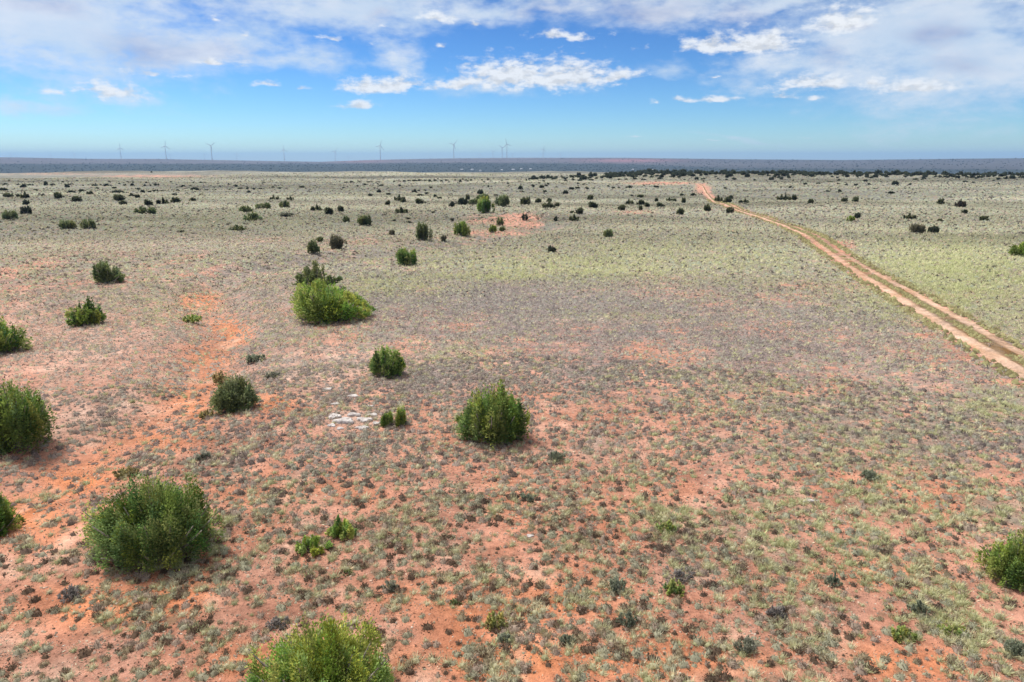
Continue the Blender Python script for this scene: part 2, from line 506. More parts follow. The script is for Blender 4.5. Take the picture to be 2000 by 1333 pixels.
def mat_ground(name='desert_ground'):
    m, N, out = material(name)
    at = N.n('ShaderNodeAttribute', attribute_name='Col')
    geo = N.n('ShaderNodeNewGeometry')
    pos = geo.outputs['Position']
    pos2 = N.vm('MULTIPLY', pos, (1, 1, 0))
    f1 = N.noise(pos2, 5.0, 6.0, .62)
    f6 = N.noise(pos2, 24.0, 4.0, .7)
    f2 = N.noise(pos2, 1.1, 5.0, .6)
    f3 = N.noise(N.vm('MULTIPLY', pos2, (1, .55, 1)), .16, 5.0, .6)
    f4 = N.noise(N.vm('MULTIPLY', pos2, (.5, 1, 1)), .02, 4.0, .6)
    v = N.m('MULTIPLY_ADD', N.m('SUBTRACT', f1, .5), 1.3, 1.0)
    v = N.m('MULTIPLY_ADD', N.m('SUBTRACT', f2, .5), 1.0, v)
    v = N.m('MULTIPLY_ADD', N.m('SUBTRACT', f3, .5), .8, v)
    v = N.m('MULTIPLY_ADD', N.m('SUBTRACT', f4, .5), .6, v)
    c = N.vm('SCALE', at.outputs['Color'])
    N.put(c.node.inputs['Scale'], v)
    f5 = N.noise(N.vm('MULTIPLY', pos2, (.7, 1, 1)), .55, 7.0, .72)
    v = N.m('MULTIPLY_ADD', N.m('SUBTRACT', f5, .5), 1.5, v)
    v = N.m('MULTIPLY_ADD', N.m('SUBTRACT', f6, .5), 1.3, v)
    v = N.m('MAXIMUM', v, .22)
    ba = N.n('ShaderNodeAttribute', attribute_name='bare')
    so = N.n('ShaderNodeAttribute', attribute_name='Soil')
    rag = N.m('MULTIPLY_ADD', N.m('SUBTRACT', f5, .5), 1.5, N.m('MULTIPLY_ADD', N.m('SUBTRACT', f3, .5), .8, ba.outputs['Fac']))
    gc = N.mix(N.ss(rag, .16, .66), at.outputs['Color'], so.outputs['Color'])
    c = N.vm('SCALE', gc)
    N.put(c.node.inputs['Scale'], v)
    # scattered plants and stones too small to stand out one by one
    vo = N.n('ShaderNodeTexVoronoi', feature='F1')
    N.put(vo.inputs['Vector'], N.vm('MULTIPLY_ADD', N.vm('SUBTRACT', pos, (0, 0, 0)), (1, 1, 0), (0, 0, 0)))
    vo.inputs['Scale'].default_value = 1.3
    sp = N.n('ShaderNodeSeparateColor')
    N.put(sp.inputs[0], vo.outputs['Color'])
    pick = N.ss(sp.outputs[0], .45, .55)
    dot = N.m('MULTIPLY', N.ss(vo.outputs['Distance'], .30, .14), pick)
    c = N.mix(N.m('MULTIPLY', dot, .55), c, N.mix(sp.outputs[1], (.07, .085, .05, 1), (.15, .14, .10, 1)))
    vo2 = N.n('ShaderNodeTexVoronoi', feature='F1')
    N.put(vo2.inputs['Vector'], pos2)
    vo2.inputs['Scale'].default_value = .42
    sp2 = N.n('ShaderNodeSeparateColor')
    N.put(sp2.inputs[0], vo2.outputs['Color'])
    dot2 = N.m('MULTIPLY', N.ss(vo2.outputs['Distance'], .26, .12), N.ss(sp2.outputs[0], .55, .6))
    farm = N.n('ShaderNodeAttribute', attribute_name='far')
    c = N.mix(N.m('MULTIPLY', dot2, N.m('MULTIPLY', farm.outputs['Fac'], .55)), c, N.mix(sp2.outputs[1], (.07, .075, .045, 1), (.42, .39, .32, 1)))
    h = N.m('ADD', N.m('MULTIPLY_ADD', f6, .10, N.m('MULTIPLY', f1, .40)), f2)
    bp = N.n('ShaderNodeBump')
    bp.inputs['Strength'].default_value = .8
    bp.inputs['Distance'].default_value = .28
    N.put(bp.inputs['Height'], h)
    principled(N, out, c, .95, bp.outputs[0], .1)
    return m


def mat_leaf(name, transl=.28, vary=.25, soft=False):
    m, N, out = material(name)
    at = N.n('ShaderNodeAttribute', attribute_name='Col')
    oi = N.n('ShaderNodeObjectInfo')
    geo = N.n('ShaderNodeNewGeometry')
    f = N.noise(geo.outputs['Position'], 2.4, 3.0, .6)
    s = N.m('MULTIPLY_ADD', N.m('SUBTRACT', oi.outputs['Random'], .5), vary, 1.0)
    s = N.m('MULTIPLY_ADD', N.m('SUBTRACT', f, .5), .55, s)
    c = N.vm('SCALE', at.outputs['Color'])
    N.put(c.node.inputs['Scale'], s)
    d = N.n('ShaderNodeBsdfDiffuse')
    N.put(d.inputs[0], c)
    tr = N.n('ShaderNodeBsdfTranslucent')
    N.put(tr.inputs[0], c)
    if soft:
        an = N.n('ShaderNodeAttribute', attribute_name='soft')
        nn = N.vm('NORMALIZE', N.vm('ADD', N.vm('MULTIPLY', an.outputs['Vector'], (1.6, 1.6, 1.6)), geo.outputs['Normal']))
        N.put(d.inputs['Normal'], nn)
    mx = N.n('ShaderNodeMixShader')
    mx.inputs[0].default_value = transl
    N.t.links.new(d.outputs[0], mx.inputs[1])
    N.t.links.new(tr.outputs[0], mx.inputs[2])
    N.t.links.new(mx.outputs[0], out.inputs[0])
    return m


def mat_noisy(name, c1, c2, scale=6., rough=.85, bump=.3, spec=.2):
    m, N, out = material(name)
    tc = N.n('ShaderNodeTexCoord')
    f = N.noise(tc.outputs['Object'], scale, 5.0, .6)
    c = N.mix(N.ss(f, .3, .7), (*c1, 1), (*c2, 1))
    bp = N.n('ShaderNodeBump')
    bp.inputs['Strength'].default_value = bump
    bp.inputs['Distance'].default_value = .05
    N.put(bp.inputs['Height'], f)
    principled(N, out, c, rough, bp.outputs[0], spec)
    return m


M_GROUND = mat_ground()
M_LEAF = mat_leaf('juniper_foliage', .38, .3, True)
M_TUFT = mat_leaf('dry_tufts', .2, .0)
M_BARK = mat_noisy('shrub_bark', (.20, .16, .13), (.44, .39, .34), 9.)
M_ROCK = mat_noisy('pale_limestone', (.27, .24, .225), (.56, .52, .49), 7., .9, .7)
M_TOWER = mat_noisy('turbine_paint', (.46, .47, .49), (.54, .55, .57), .2, .5, .02)
M_WALL = mat_noisy('house_wall', (.42, .40, .37), (.52, .50, .47), .8)
M_ROOF = mat_noisy('house_roof', (.45, .46, .48), (.56, .57, .59), .8, .5)
M_PANE = mat_noisy('house_glass', (.03, .04, .05), (.05, .06, .08), 1.0, .2)

# ------------------------------------------------------------------ ground sheet
def build_ground():
    front = np.radians(np.arange(-52, 52.01, .2))
    back = np.radians(np.arange(55, 306, 3.0))
    ang = np.concatenate([front, back])
    rings = np.geomspace(4.0, 20000.0, 560)
    A, R = np.meshgrid(ang, rings)
    X, Y = np.sin(A) * R, np.cos(A) * R
    Z = terrain(X, Y)
    na, nr = len(ang), len(rings)
    V = np.stack([X, Y, Z], -1).reshape(-1, 3)
    V = np.vstack([V, [[0, 0, float(terrain(0, 0))]]])
    c, soil, bare = ground_colour(V[:, 0], V[:, 1], V[:, 2])
    i = np.arange(nr - 1)[:, None] * na
    k = np.arange(na)[None, :]
    k2 = (k + 1) % na
    quads = np.stack([i + k, i + k2, i + na + k2, i + na + k], -1).reshape(-1, 4)[:, ::-1]
    me = new_mesh('ground', V, quads.ravel(), 4, c, smooth=True)
    o = link('ground', me, M_GROUND)
    # centre disc under the camera
    import bmesh
    bm = bmesh.new()
    bm.from_mesh(me)
    bm.verts.ensure_lookup_table()
    cv = bm.verts[len(V) - 1]
    for q in range(na):
        bm.faces.new((cv, bm.verts[(q + 1) % na], bm.verts[q]))
    bm.to_mesh(me)
    bm.free()
    at = me.attributes.new('bare', 'FLOAT', 'POINT')
    at.data.foreach_set('value', bare.astype(np.float32))
    at = me.color_attributes.new('Soil', 'FLOAT_COLOR', 'POINT')
    at.data.foreach_set('color', np.hstack([soil, np.ones((len(V), 1))]).astype(np.float32).ravel())
    at = me.attributes.new('far', 'FLOAT', 'POINT')
    rr = np.hypot(V[:, 0], V[:, 1])
    at.data.foreach_set('value', np.clip((rr - 60) / 90, 0, 1).astype(np.float32))
    tag(o, 'red and grey green desert plain dotted with brush reaching to the horizon', 'ground', kind='structure')
    return o


build_ground()

# ------------------------------------------------------------------ dirt track
def build_road():
    pts = [ground_at(x, y) for x, y, w in ROAD_PX]
    P0 = np.array([(p[0], p[1]) for p in pts])
    # Catmull-Rom resampling in the ground plane
    out = []
    Q = np.vstack([2 * P0[0] - P0[1], P0, 2 * P0[-1] - P0[-2]])
    for i in range(1, len(Q) - 2):
        L = np.hypot(*(Q[i + 1] - Q[i]))
        n = max(4, int(L / .7)) if i < 9 else max(4, int(L / 2.5))
        for t in np.linspace(0, 1, n, endpoint=False):
            a, b, c, d = Q[i - 1], Q[i], Q[i + 1], Q[i + 2]
            out.append(.5 * (2 * b + (c - a) * t + (2 * a - 5 * b + 4 * c - d) * t * t + (3 * b - a - 3 * c + d) * t ** 3))
    C = np.array(out)
    T = np.gradient(C, axis=0)
    T /= np.hypot(T[:, 0], T[:, 1])[:, None]
    Nn = np.stack([-T[:, 1], T[:, 0]], 1)          # to the left of travel away from the camera is screen lower-left
    prof = np.array([-2.1, -1.85, -1.5, -1.1, -.75, -.5, -.25, 0, .25, .5, .75, 1.1, 1.5, 1.85, 2.1])
    rows = []
    cols = []
    s = np.arange(len(C))
    r = np.hypot(C[:, 0], C[:, 1])
    for k, q in enumerate(prof):
        edge = abs(q) > 1.8
        wob = (fbm(C[:, 0] * .5 + k * 7, C[:, 1] * .5) - .5) * (1.1 if edge else .35)
        off = (q * .74 * (1.0 + .15 * np.sin(s * .05)) + wob) * np.interp(r, [0, 60, 100, 130, 200, 300], [1, 1, .85, .62, .50, .55])
        X, Y = C[:, 0] + Nn[:, 0] * off, C[:, 1] + Nn[:, 1] * off
        rut = -.05 if .9 < abs(q) < 1.6 else (.03 if abs(q) < .6 else 0)
        Z = terrain(X, Y) + .05 + r * .0006 + rut * .5
        if edge:
            Z = Z - .06 - r * .0010
        rows.append(np.stack([X, Y, Z], 1))
        nz = fbm(X * 1.3 + 3, Y * .9)[:, None]
        tan = np.array([.46, .305, .215]) + (nz - .5) * .22
        mid = np.array([.165, .105, .055]) + (nz - .5) * .22
        red = np.array([.42, .23, .155]) + (nz - .5) * .14
        w = 1 - np.clip((abs(q) - .5) / .3, 0, 1)
        c = tan * (1 - w) + mid * w
        if abs(q) > 1.6:
            c = c * .35 + red * .65
        c2 = c * .5 + red * .5
        fr = np.clip((r - 85) / 40, 0, 1)[:, None]
        pinks = np.exp(-((r - 100) / 25) ** 2)[:, None]
        cols.append(np.clip(c * (1 - .7 * pinks) + red * .7 * pinks, .02, .9) * (1 - .25 * fr) + c2 * .25 * fr)
    V = np.stack(rows, 1).reshape(-1, 3)
    Cc = np.stack(cols, 1).reshape(-1, 3)
    n, k = len(C), len(prof)
    i = np.arange(n - 1)[:, None] * k
    j = np.arange(k - 1)[None, :]
    q = np.stack([i + j, i + j + 1, i + k + j + 1, i + k + j], -1).reshape(-1, 4)
    me = new_mesh('dirt_track', V, q.ravel(), 4, Cc, smooth=True)
    o = link('dirt_track', me, M_GROUND)
    tag(o, 'two rut dirt track running from the right edge away across the plain', 'dirt track', kind='structure')
    return C


ROAD = build_road()

# ------------------------------------------------------------------ ground cover
rng = np.random.RandomState(11)


def leaves(cent, dirs, length, width, k=3):
    """small blades: triangles (k=3) or diamonds (k=4)"""
    n = len(cent)
    side = np.cross(dirs, rng.normal(size=(n, 3)))
    side /= np.linalg.norm(side, axis=1)[:, None] + 1e-9
    side = side * (np.asarray(width) * .5).reshape(-1, 1)
    L = dirs * np.asarray(length).reshape(-1, 1)
    if k == 3:
        V = np.stack([cent - side, cent + side, cent + L], 1)
    else:
        V = np.stack([cent, cent + L * .45 + side, cent + L, cent + L * .45 - side], 1)
    return V.reshape(-1, 3), np.arange(n * k)


def unit(v):
    return v / (np.linalg.norm(v, axis=1)[:, None] + 1e-9)


def scatter(n, r0, r1, half=math.radians(50)):
    r = np.sqrt(rng.uniform(r0 * r0, r1 * r1, n))
    a = rng.uniform(-half, half, n)
    return np.sin(a) * r, np.cos(a) * r, r


def off_road(x, y, w=1.35):
    d = dist_poly(x, y, ROAD[::6])
    strip = (d < .42) & (rng.rand(len(x)) < .6)
    return (d > w + rng.rand(len(x)) * .8) | strip


def domes(x, y, size, col, rings, hfac=.42):
    """low lumpy clumps: jittered domes of a few faces"""
    n = len(x)
    z = terrain(x, y)
    k = 7 if rings == 2 else 5
    vs = [np.stack([np.zeros(n), np.zeros(n), size * hfac * rng.uniform(.7, 1.1, n)], 1)]
    prof = [(.28, .82), (.52, .0)] if rings == 2 else [(.5, .0)]
    sx_ = rng.uniform(.75, 1.25, n)
    for rr, hh in prof:
        for q in range(k):
            a = 2 * math.pi * (q + .5 * (rr > .4)) / k + rng.uniform(-.3, .3, n)
            rad = size * rr * rng.uniform(.65, 1.3, n)
            vs.append(np.stack([np.cos(a) * rad * sx_, np.sin(a) * rad, size * hfac * hh * rng.uniform(.5, 1.15, n) - (.03 if hh == 0 else 0)], 1))
    V = np.stack(vs, 1) + np.stack([x, y, z], 1)[:, None, :]
    T = [(0, 1 + q, 1 + (q + 1) % k) for q in range(k)]
    if rings == 2:
        for q in range(k):
            a, b, c, d = 1 + q, 1 + (q + 1) % k, 1 + k + q, 1 + k + (q + 1) % k
            T += [(a, c, b), (b, c, d)]
    nv = V.shape[1]
    Fc = (np.array(T)[None] + (np.arange(n) * nv)[:, None, None]).reshape(-1)
    C = np.repeat(col[:, None, :], nv, axis=1) * rng.uniform(.82, 1.18, (n, nv, 1))
    return V.reshape(-1, 3), Fc, C.reshape(-1, 3)


def tufts(x, y, size, per, col, style):
    """blades for many plants at once: style grass (upright sprays) or mound (short twigs on a low dome)"""
    n = len(x)
    z = terrain(x, y)
    idx = np.repeat(np.arange(n), per)
    m = len(idx)
    S = size[idx]
    th = rng.uniform(0, 2 * np.pi, m)
    if style == 'grass':
        rad = np.abs(rng.normal(0, .20, m)) * S
        lean = rng.uniform(.1, 1.1, m)
        d = unit(np.stack([np.cos(th) * lean, np.sin(th) * lean, rng.uniform(.6, 1, m)], 1))
        c = np.stack([x[idx] + np.cos(th) * rad, y[idx] + np.sin(th) * rad, z[idx] - .01], 1)
        ln = S * rng.uniform(.35, .68, m)
        wd = S * .052
    else:
        u = rng.rand(m) ** .5
        hh = np.sqrt(np.maximum(0, 1 - u * u))
        c = np.stack([x[idx] + np.cos(th) * u * S * .42, y[idx] + np.sin(th) * u * S * .42, z[idx] + hh * S * .30], 1)
        d = unit(np.stack([np.cos(th) * u, np.sin(th) * u, hh * .9 + .3], 1) + rng.normal(0, .3, (m, 3)))
        ln = S * rng.uniform(.12, .26, m)
        wd = S * .09
    V, fcs = leaves(c, d, ln, wd, 3)
    cc = col[idx] * rng.uniform(.75, 1.3, (m, 1))
    if style == 'grass':
        tipb = np.stack([cc * .85, cc * .85, cc * 1.15], 1).reshape(-1, 3)
    else:
        tipb = np.repeat(cc, 3, axis=0)
    return V, tipb


GR = {'grass': [[], [], []], 'mound': [[], [], []]}


def push(style, V, Fc, C):
    g = GR[style]
    off = sum(len(v) for v in g[0])
    g[0].append(V)
    g[1].append(Fc + off)
    g[2].append(C)


def add_zone(r0, r1, dens, per_g, per_m, smin, smax, pw, rings):
    n = int(dens * .87 * (r1 * r1 - r0 * r0))
    x, y, r = scatter(n, r0, r1)
    z = terrain(x, y)
    red, lime, grey, pale, wood, px, py, j, jj, sl = zones(x, y, z)
    clump = fbm(x * .55 + 70, y * .55)
    cover = np.clip(.47 + .5 * (1 - red) + .4 * lime + .35 * grey + 1.9 * (clump - .5) + .8 * (fbm(x * .16 + 11, y * .14) - .5) - .1 * pale, .16, 1)
    redblob = np.maximum(blobs(px, py, RED, j), np.exp(-(dist_poly(x, y, WASH) / (1.0 + r * .014)) ** 2) * np.clip((88 - r) / 40, 0, 1))
    cover = cover * (1 - .7 * np.clip(redblob * 1.2, 0, 1))
    keep = (rng.rand(n) < cover) & off_road(x, y)
    x, y, r, lime, grey, red, pale, clump = [a[keep] for a in (x, y, r, lime, grey, red, pale, clump)]
    n = len(x)
    size = smin + (smax - smin) * rng.rand(n) ** pw
    pg = np.clip(.30 + .6 * lime - .28 * grey - .1 * pale, .03, .9) * np.clip((size - .10) / .12, .15, 1)
    mau = np.interp(r, [20, 30, 60, 85], [0, 1, 1, 0]) * (1 - np.clip(lime * 1.5, 0, 1))
    pg = pg * (1 - .35 * mau)
    kind = rng.rand(n) < pg
    t = rng.rand(n)[:, None]
    gcol = np.array([.50, .50, .27]) * (1 - t) + np.array([.74, .67, .46]) * t
    gcol = gcol * (1 - lime[:, None] * .5) + np.array([.52, .57, .25]) * lime[:, None] * .5
    fg_ = np.clip((r - 90) / 120, 0, 1)[:, None] * .6
    gcol = gcol * (1 - fg_) + np.array([.37, .37, .29]) * fg_
    pick = rng.rand(n)
    small = (size < .2)
    pick = np.where(small, pick * .75 + .25, pick)
    mc = np.where(pick[:, None] < .34, [[.37, .40, .29]], np.where(pick[:, None] < .56, [[.39, .33, .27]],
         np.where(pick[:, None] < .80, [[.085, .08, .065]], np.where(pick[:, None] < .9, [[.47, .37, .25]], [[.56, .48, .36]]))))
    bigm = (size > .17)[:, None]
    mc = np.where(bigm & (mc[:, :1] > .4), [[.33, .30, .20]], mc)
    mc = mc * (1 - .45 * grey[:, None]) + np.array([.24, .21, .205]) * .45 * grey[:, None]
    mc = mc * (1 - .4 * pale[:, None]) + np.array([.56, .48, .41]) * .4 * pale[:, None]
    mc = mc * (1 - .4 * mau[:, None]) + np.array([.40, .345, .345]) * .4 * mau[:, None]
    warm = np.clip(red, 0, 1)[:, None] * .22
    mc = mc * (1 - warm) + np.array([.48, .24, .13]) * warm
    stk = np.clip(streak(x, y), .5, 1.5)[:, None]
    gcol, mc = gcol * stk, mc * stk
    size = size * (1 + .35 * np.clip(lime - .25, 0, 1) * kind)
    for style, sel, per, colr in (('grass', kind, per_g, gcol), ('mound', ~kind, per_m, mc)):
        if sel.sum() == 0:
            continue
        V, Fc, c = domes(x[sel], y[sel], size[sel] * (.62 if style == 'grass' else .85), colr[sel] * (.66 if style == 'grass' else .8), rings, .5 if style == 'grass' else .36)
        push(style, V, Fc, c)
        if per:
            sb = sel & (size > (.10 if style == 'grass' else .15))
            if sb.sum():
                V, c = tufts(x[sb], y[sb], size[sb] * (1.15 if style == 'grass' else 1.0), per, (gcol if style == 'grass' else mc)[sb], style)
                push(style, V, np.arange(len(V)), c)


add_zone(10, 22, 98, 70, 44, .04, .37, 2.9, 2)
add_zone(22, 40, 58, 40, 22, .055, .42, 2.6, 2)
add_zone(40, 75, 24, 14, 7, .12, .52, 2.0, 1)
add_zone(75, 140, 8, 6, 2, .20, .75, 1.9, 1)
add_zone(140, 260, 2.8, 3, 0, .34, 1.1, 1.7, 1)
add_zone(260, 520, .55, 0, 0, .6, 1.7, 1.6, 1)


def road_strip():
    C = ROAD
    r = np.hypot(C[:, 0], C[:, 1])
    C = C[r < 240]
    i = rng.randint(0, len(C) - 1, 5200)
    p = C[i] + (C[i + 1] - C[i]) * rng.rand(len(i), 1)
    t = unit(np.hstack([C[i + 1] - C[i], np.zeros((len(i), 1))]))
    side = rng.rand(len(i)) < .35
    off = np.where(side, rng.choice([-1, 1], len(i)) * rng.uniform(1.35, 2.2, len(i)), rng.normal(0, .17, len(i)))
    keep = side | (fbm(p[:, 0] * .5, p[:, 1] * .5) > .40)
    x, y = (p[:, 0] - t[:, 1] * off)[keep], (p[:, 1] + t[:, 0] * off)[keep]
    n = len(x)
    sz = rng.uniform(.12, .40, n) * (1 + np.hypot(x, y) / 200)
    q = rng.rand(n, 1)
    col = np.array([.20, .17, .085]) * (1 - q) + np.array([.40, .37, .18]) * q
    V, Fc, c = domes(x, y, sz, col * .85, 1, .45)
    V[:, 2] += .06
    push('mound', V, Fc, c)
    V, c = tufts(x, y, sz, 8, col, 'grass')
    V[:, 2] += .06
    push('grass', V, np.arange(len(V)), c)


road_strip()
for style, nm, lab in (('grass', 'bunch_grass', 'pale yellow green bunch grass scattered over the plain'), ('mound', 'low_brush', 'low grey green and brown brush clumps covering the plain')):
    V = np.vstack(GR[style][0])
    c = np.vstack(GR[style][2])
    me = new_mesh(nm, V, np.concatenate(GR[style][1]), 3, np.clip(c, 0.01, .9))
    tag(link(nm, me, M_TUFT), lab, 'grass' if style == 'grass' else 'brush', kind='stuff')


def build_litter():
    Vs, Cs = [], []
    pal = np.array([[.075, .06, .045], [.10, .095, .07], [.66, .58, .42], [.36, .33, .28], [.50, .36, .28], [.26, .30, .18], [.60, .52, .42]])
    for r0, r1, dens, smin, smax in ((10, 20, 210, .02, .09), (20, 34, 120, .03, .12), (34, 60, 52, .05, .17), (60, 110, 16, .09, .30), (110, 200, 2.6, .16, .5)):
        n = int(dens * .87 * (r1 * r1 - r0 * r0))
        x, y, r = scatter(n, r0, r1)
        z = terrain(x, y)
        red, lime, grey, pale, wood, px, py, j, jj, sl = zones(x, y, z)
        cl = fbm(x * 1.1 + 31, y * 1.1)
        hot = blobs(px, py, HOT, j)
        keep = (rng.rand(n) < np.clip(.50 + 2.0 * (cl - .45) + .3 * grey - .35 * hot, .25, 1)) & off_road(x, y, 1.3)
        x, y, z, pale, grey = x[keep], y[keep], z[keep], pale[keep], grey[keep]
        n = len(x)
        s = smin + (smax - smin) * rng.rand(n) ** 1.8
        d = unit(np.stack([rng.normal(size=n), rng.normal(size=n) * .6, np.abs(rng.normal(0, .55, n))], 1))
        c = np.stack([x, y, z + .005], 1)
        V, f = leaves(c, d, s, s * rng.uniform(.25, .6, n), 3)
        Vs.append(V)
        p = rng.choice(7, n, p=[.20, .14, .17, .16, .15, .11, .07])
        C = pal[p]
        C = C * (1 - .3 * pale[:, None]) + np.array([.56, .48, .42]) * .3 * pale[:, None]
        Cs.append(np.repeat(C, 3, axis=0))
    V = np.vstack(Vs)
    tag(link('plant_litter', new_mesh('plant_litter', V, np.arange(len(V)), 3, np.vstack(Cs)), M_TUFT), 'dead twigs, straw and tiny plants littering the soil', 'litter', kind='stuff')


def build_stones():
    # squashed octahedra
    base = np.array([[1, 0, 0], [-.9, .1, 0], [0, 1, 0], [.1, -1, 0], [0, 0, 1], [0, 0, -1.]])
    fc = np.array([[0, 2, 4], [2, 1, 4], [1, 3, 4], [3, 0, 4], [2, 0, 5], [1, 2, 5], [3, 1, 5], [0, 3, 5]])
    Vs, Cs = [], []
    for r0, r1, dens, smin, smax in ((10, 25, 26, .012, .075), (25, 50, 13, .02, .10), (50, 100, 8.0, .05, .20), (100, 220, 2.4, .09, .34)):
        n = int(dens * .87 * (r1 * r1 - r0 * r0))
        x, y, r = scatter(n, r0, r1)
        z = terrain(x, y)
        red, lime, grey, pale, wood, px, py, j, jj, sl = zones(x, y, z)
        keep = (rng.rand(n) < np.clip(.24 + 1.0 * pale + .5 * (jj - .4), .03, 1)) & off_road(x, y, 1.5)
        x, y, z, pale = x[keep], y[keep], z[keep], pale[keep]
        n = len(x)
        s = smin + (smax - smin) * rng.rand(n) ** 2.6
        v = base[None] * np.stack([s, s * rng.uniform(.5, 1, n), s * rng.uniform(.25, .5, n)], 1)[:, None, :]
        v = v * rng.uniform(.75, 1.25, (n, 6, 1))
        a = rng.uniform(0, 2 * np.pi, n)
        ca, sa = np.cos(a)[:, None], np.sin(a)[:, None]
        vx = v[..., 0] * ca - v[..., 1] * sa + x[:, None]
        vy = v[..., 0] * sa + v[..., 1] * ca + y[:, None]
        vz = v[..., 2] + z[:, None]
        Vs.append(np.stack([vx, vy, vz], -1))
        t = rng.rand(n, 1)
        c = np.array([.58, .35, .24]) * (1 - t) + np.array([.66, .56, .46]) * t
        Cs.append(np.repeat(c * rng.uniform(.75, 1.1, (n, 1)), 6, axis=0))
    V = np.vstack(Vs)
    n = len(V)
    f = (fc[None] + (np.arange(n) * 6)[:, None, None]).ravel()
    me = new_mesh('scattered_stones', V.reshape(-1, 3), f, 3, np.vstack(Cs))
    tag(link('scattered_stones', me, M_TUFT), 'small pale pink and white stones strewn over the soil', 'stones', kind='stuff')


build_stones()
build_litter()

# ------------------------------------------------------------------ shrubs
GREEN = ((.080, .145, .034), (.39, .49, .12))
LIGHT = ((.150, .235, .040), (.44, .53, .12))
OLIVE = ((.115, .150, .060), (.320, .360, .150))
DARK = ((.040, .055, .036), (.110, .125, .075))
GREYG = ((.17, .175, .12), (.32, .32, .24))
SAGE = ((.17, .20, .13), (.36, .38, .26))
TWIG = ((.17, .15, .135), (.38, .34, .31))
YELLOW = ((.30, .29, .08), (.55, .50, .17))
LIMEG = ((.24, .30, .08), (.48, .54, .17))
OCHREG = ((.30, .25, .10), (.52, .43, .20))
OCHRE = ((.27, .19, .07), (.42, .30, .12))
BROWN = ((.14, .13, .075), (.30, .275, .18))


def tube(p0, p1, r0, r1, k=6, bend=0.0):
    """tapered bent limb as vertices and quads"""
    p0, p1 = np.array(p0, float), np.array(p1, float)
    d = p1 - p0
    a = np.cross(d, [0, 0, 1.0])
    if np.linalg.norm(a) < 1e-4:
        a = np.array([1.0, 0, 0])
    a = a / np.linalg.norm(a)
    b = np.cross(d / np.linalg.norm(d), a)
    V, Fq = [], []
    segs = 5
    for i in range(segs + 1):
        t = i / segs
        c = p0 + d * t + np.array([0, 0, -1.0]) * bend * math.sin(math.pi * t) + a * bend * .5 * math.sin(5 * t)
        rr = r0 + (r1 - r0) * t
        for j in range(k):
            th = 2 * math.pi * j / k
            V.append(c + (a * math.cos(th) + b * math.sin(th)) * rr)
    for i in range(segs):
        for j in range(k):
            Fq.append((i * k + j, i * k + (j + 1) % k, (i + 1) * k + (j + 1) % k, (i + 1) * k + j))
    return V, Fq


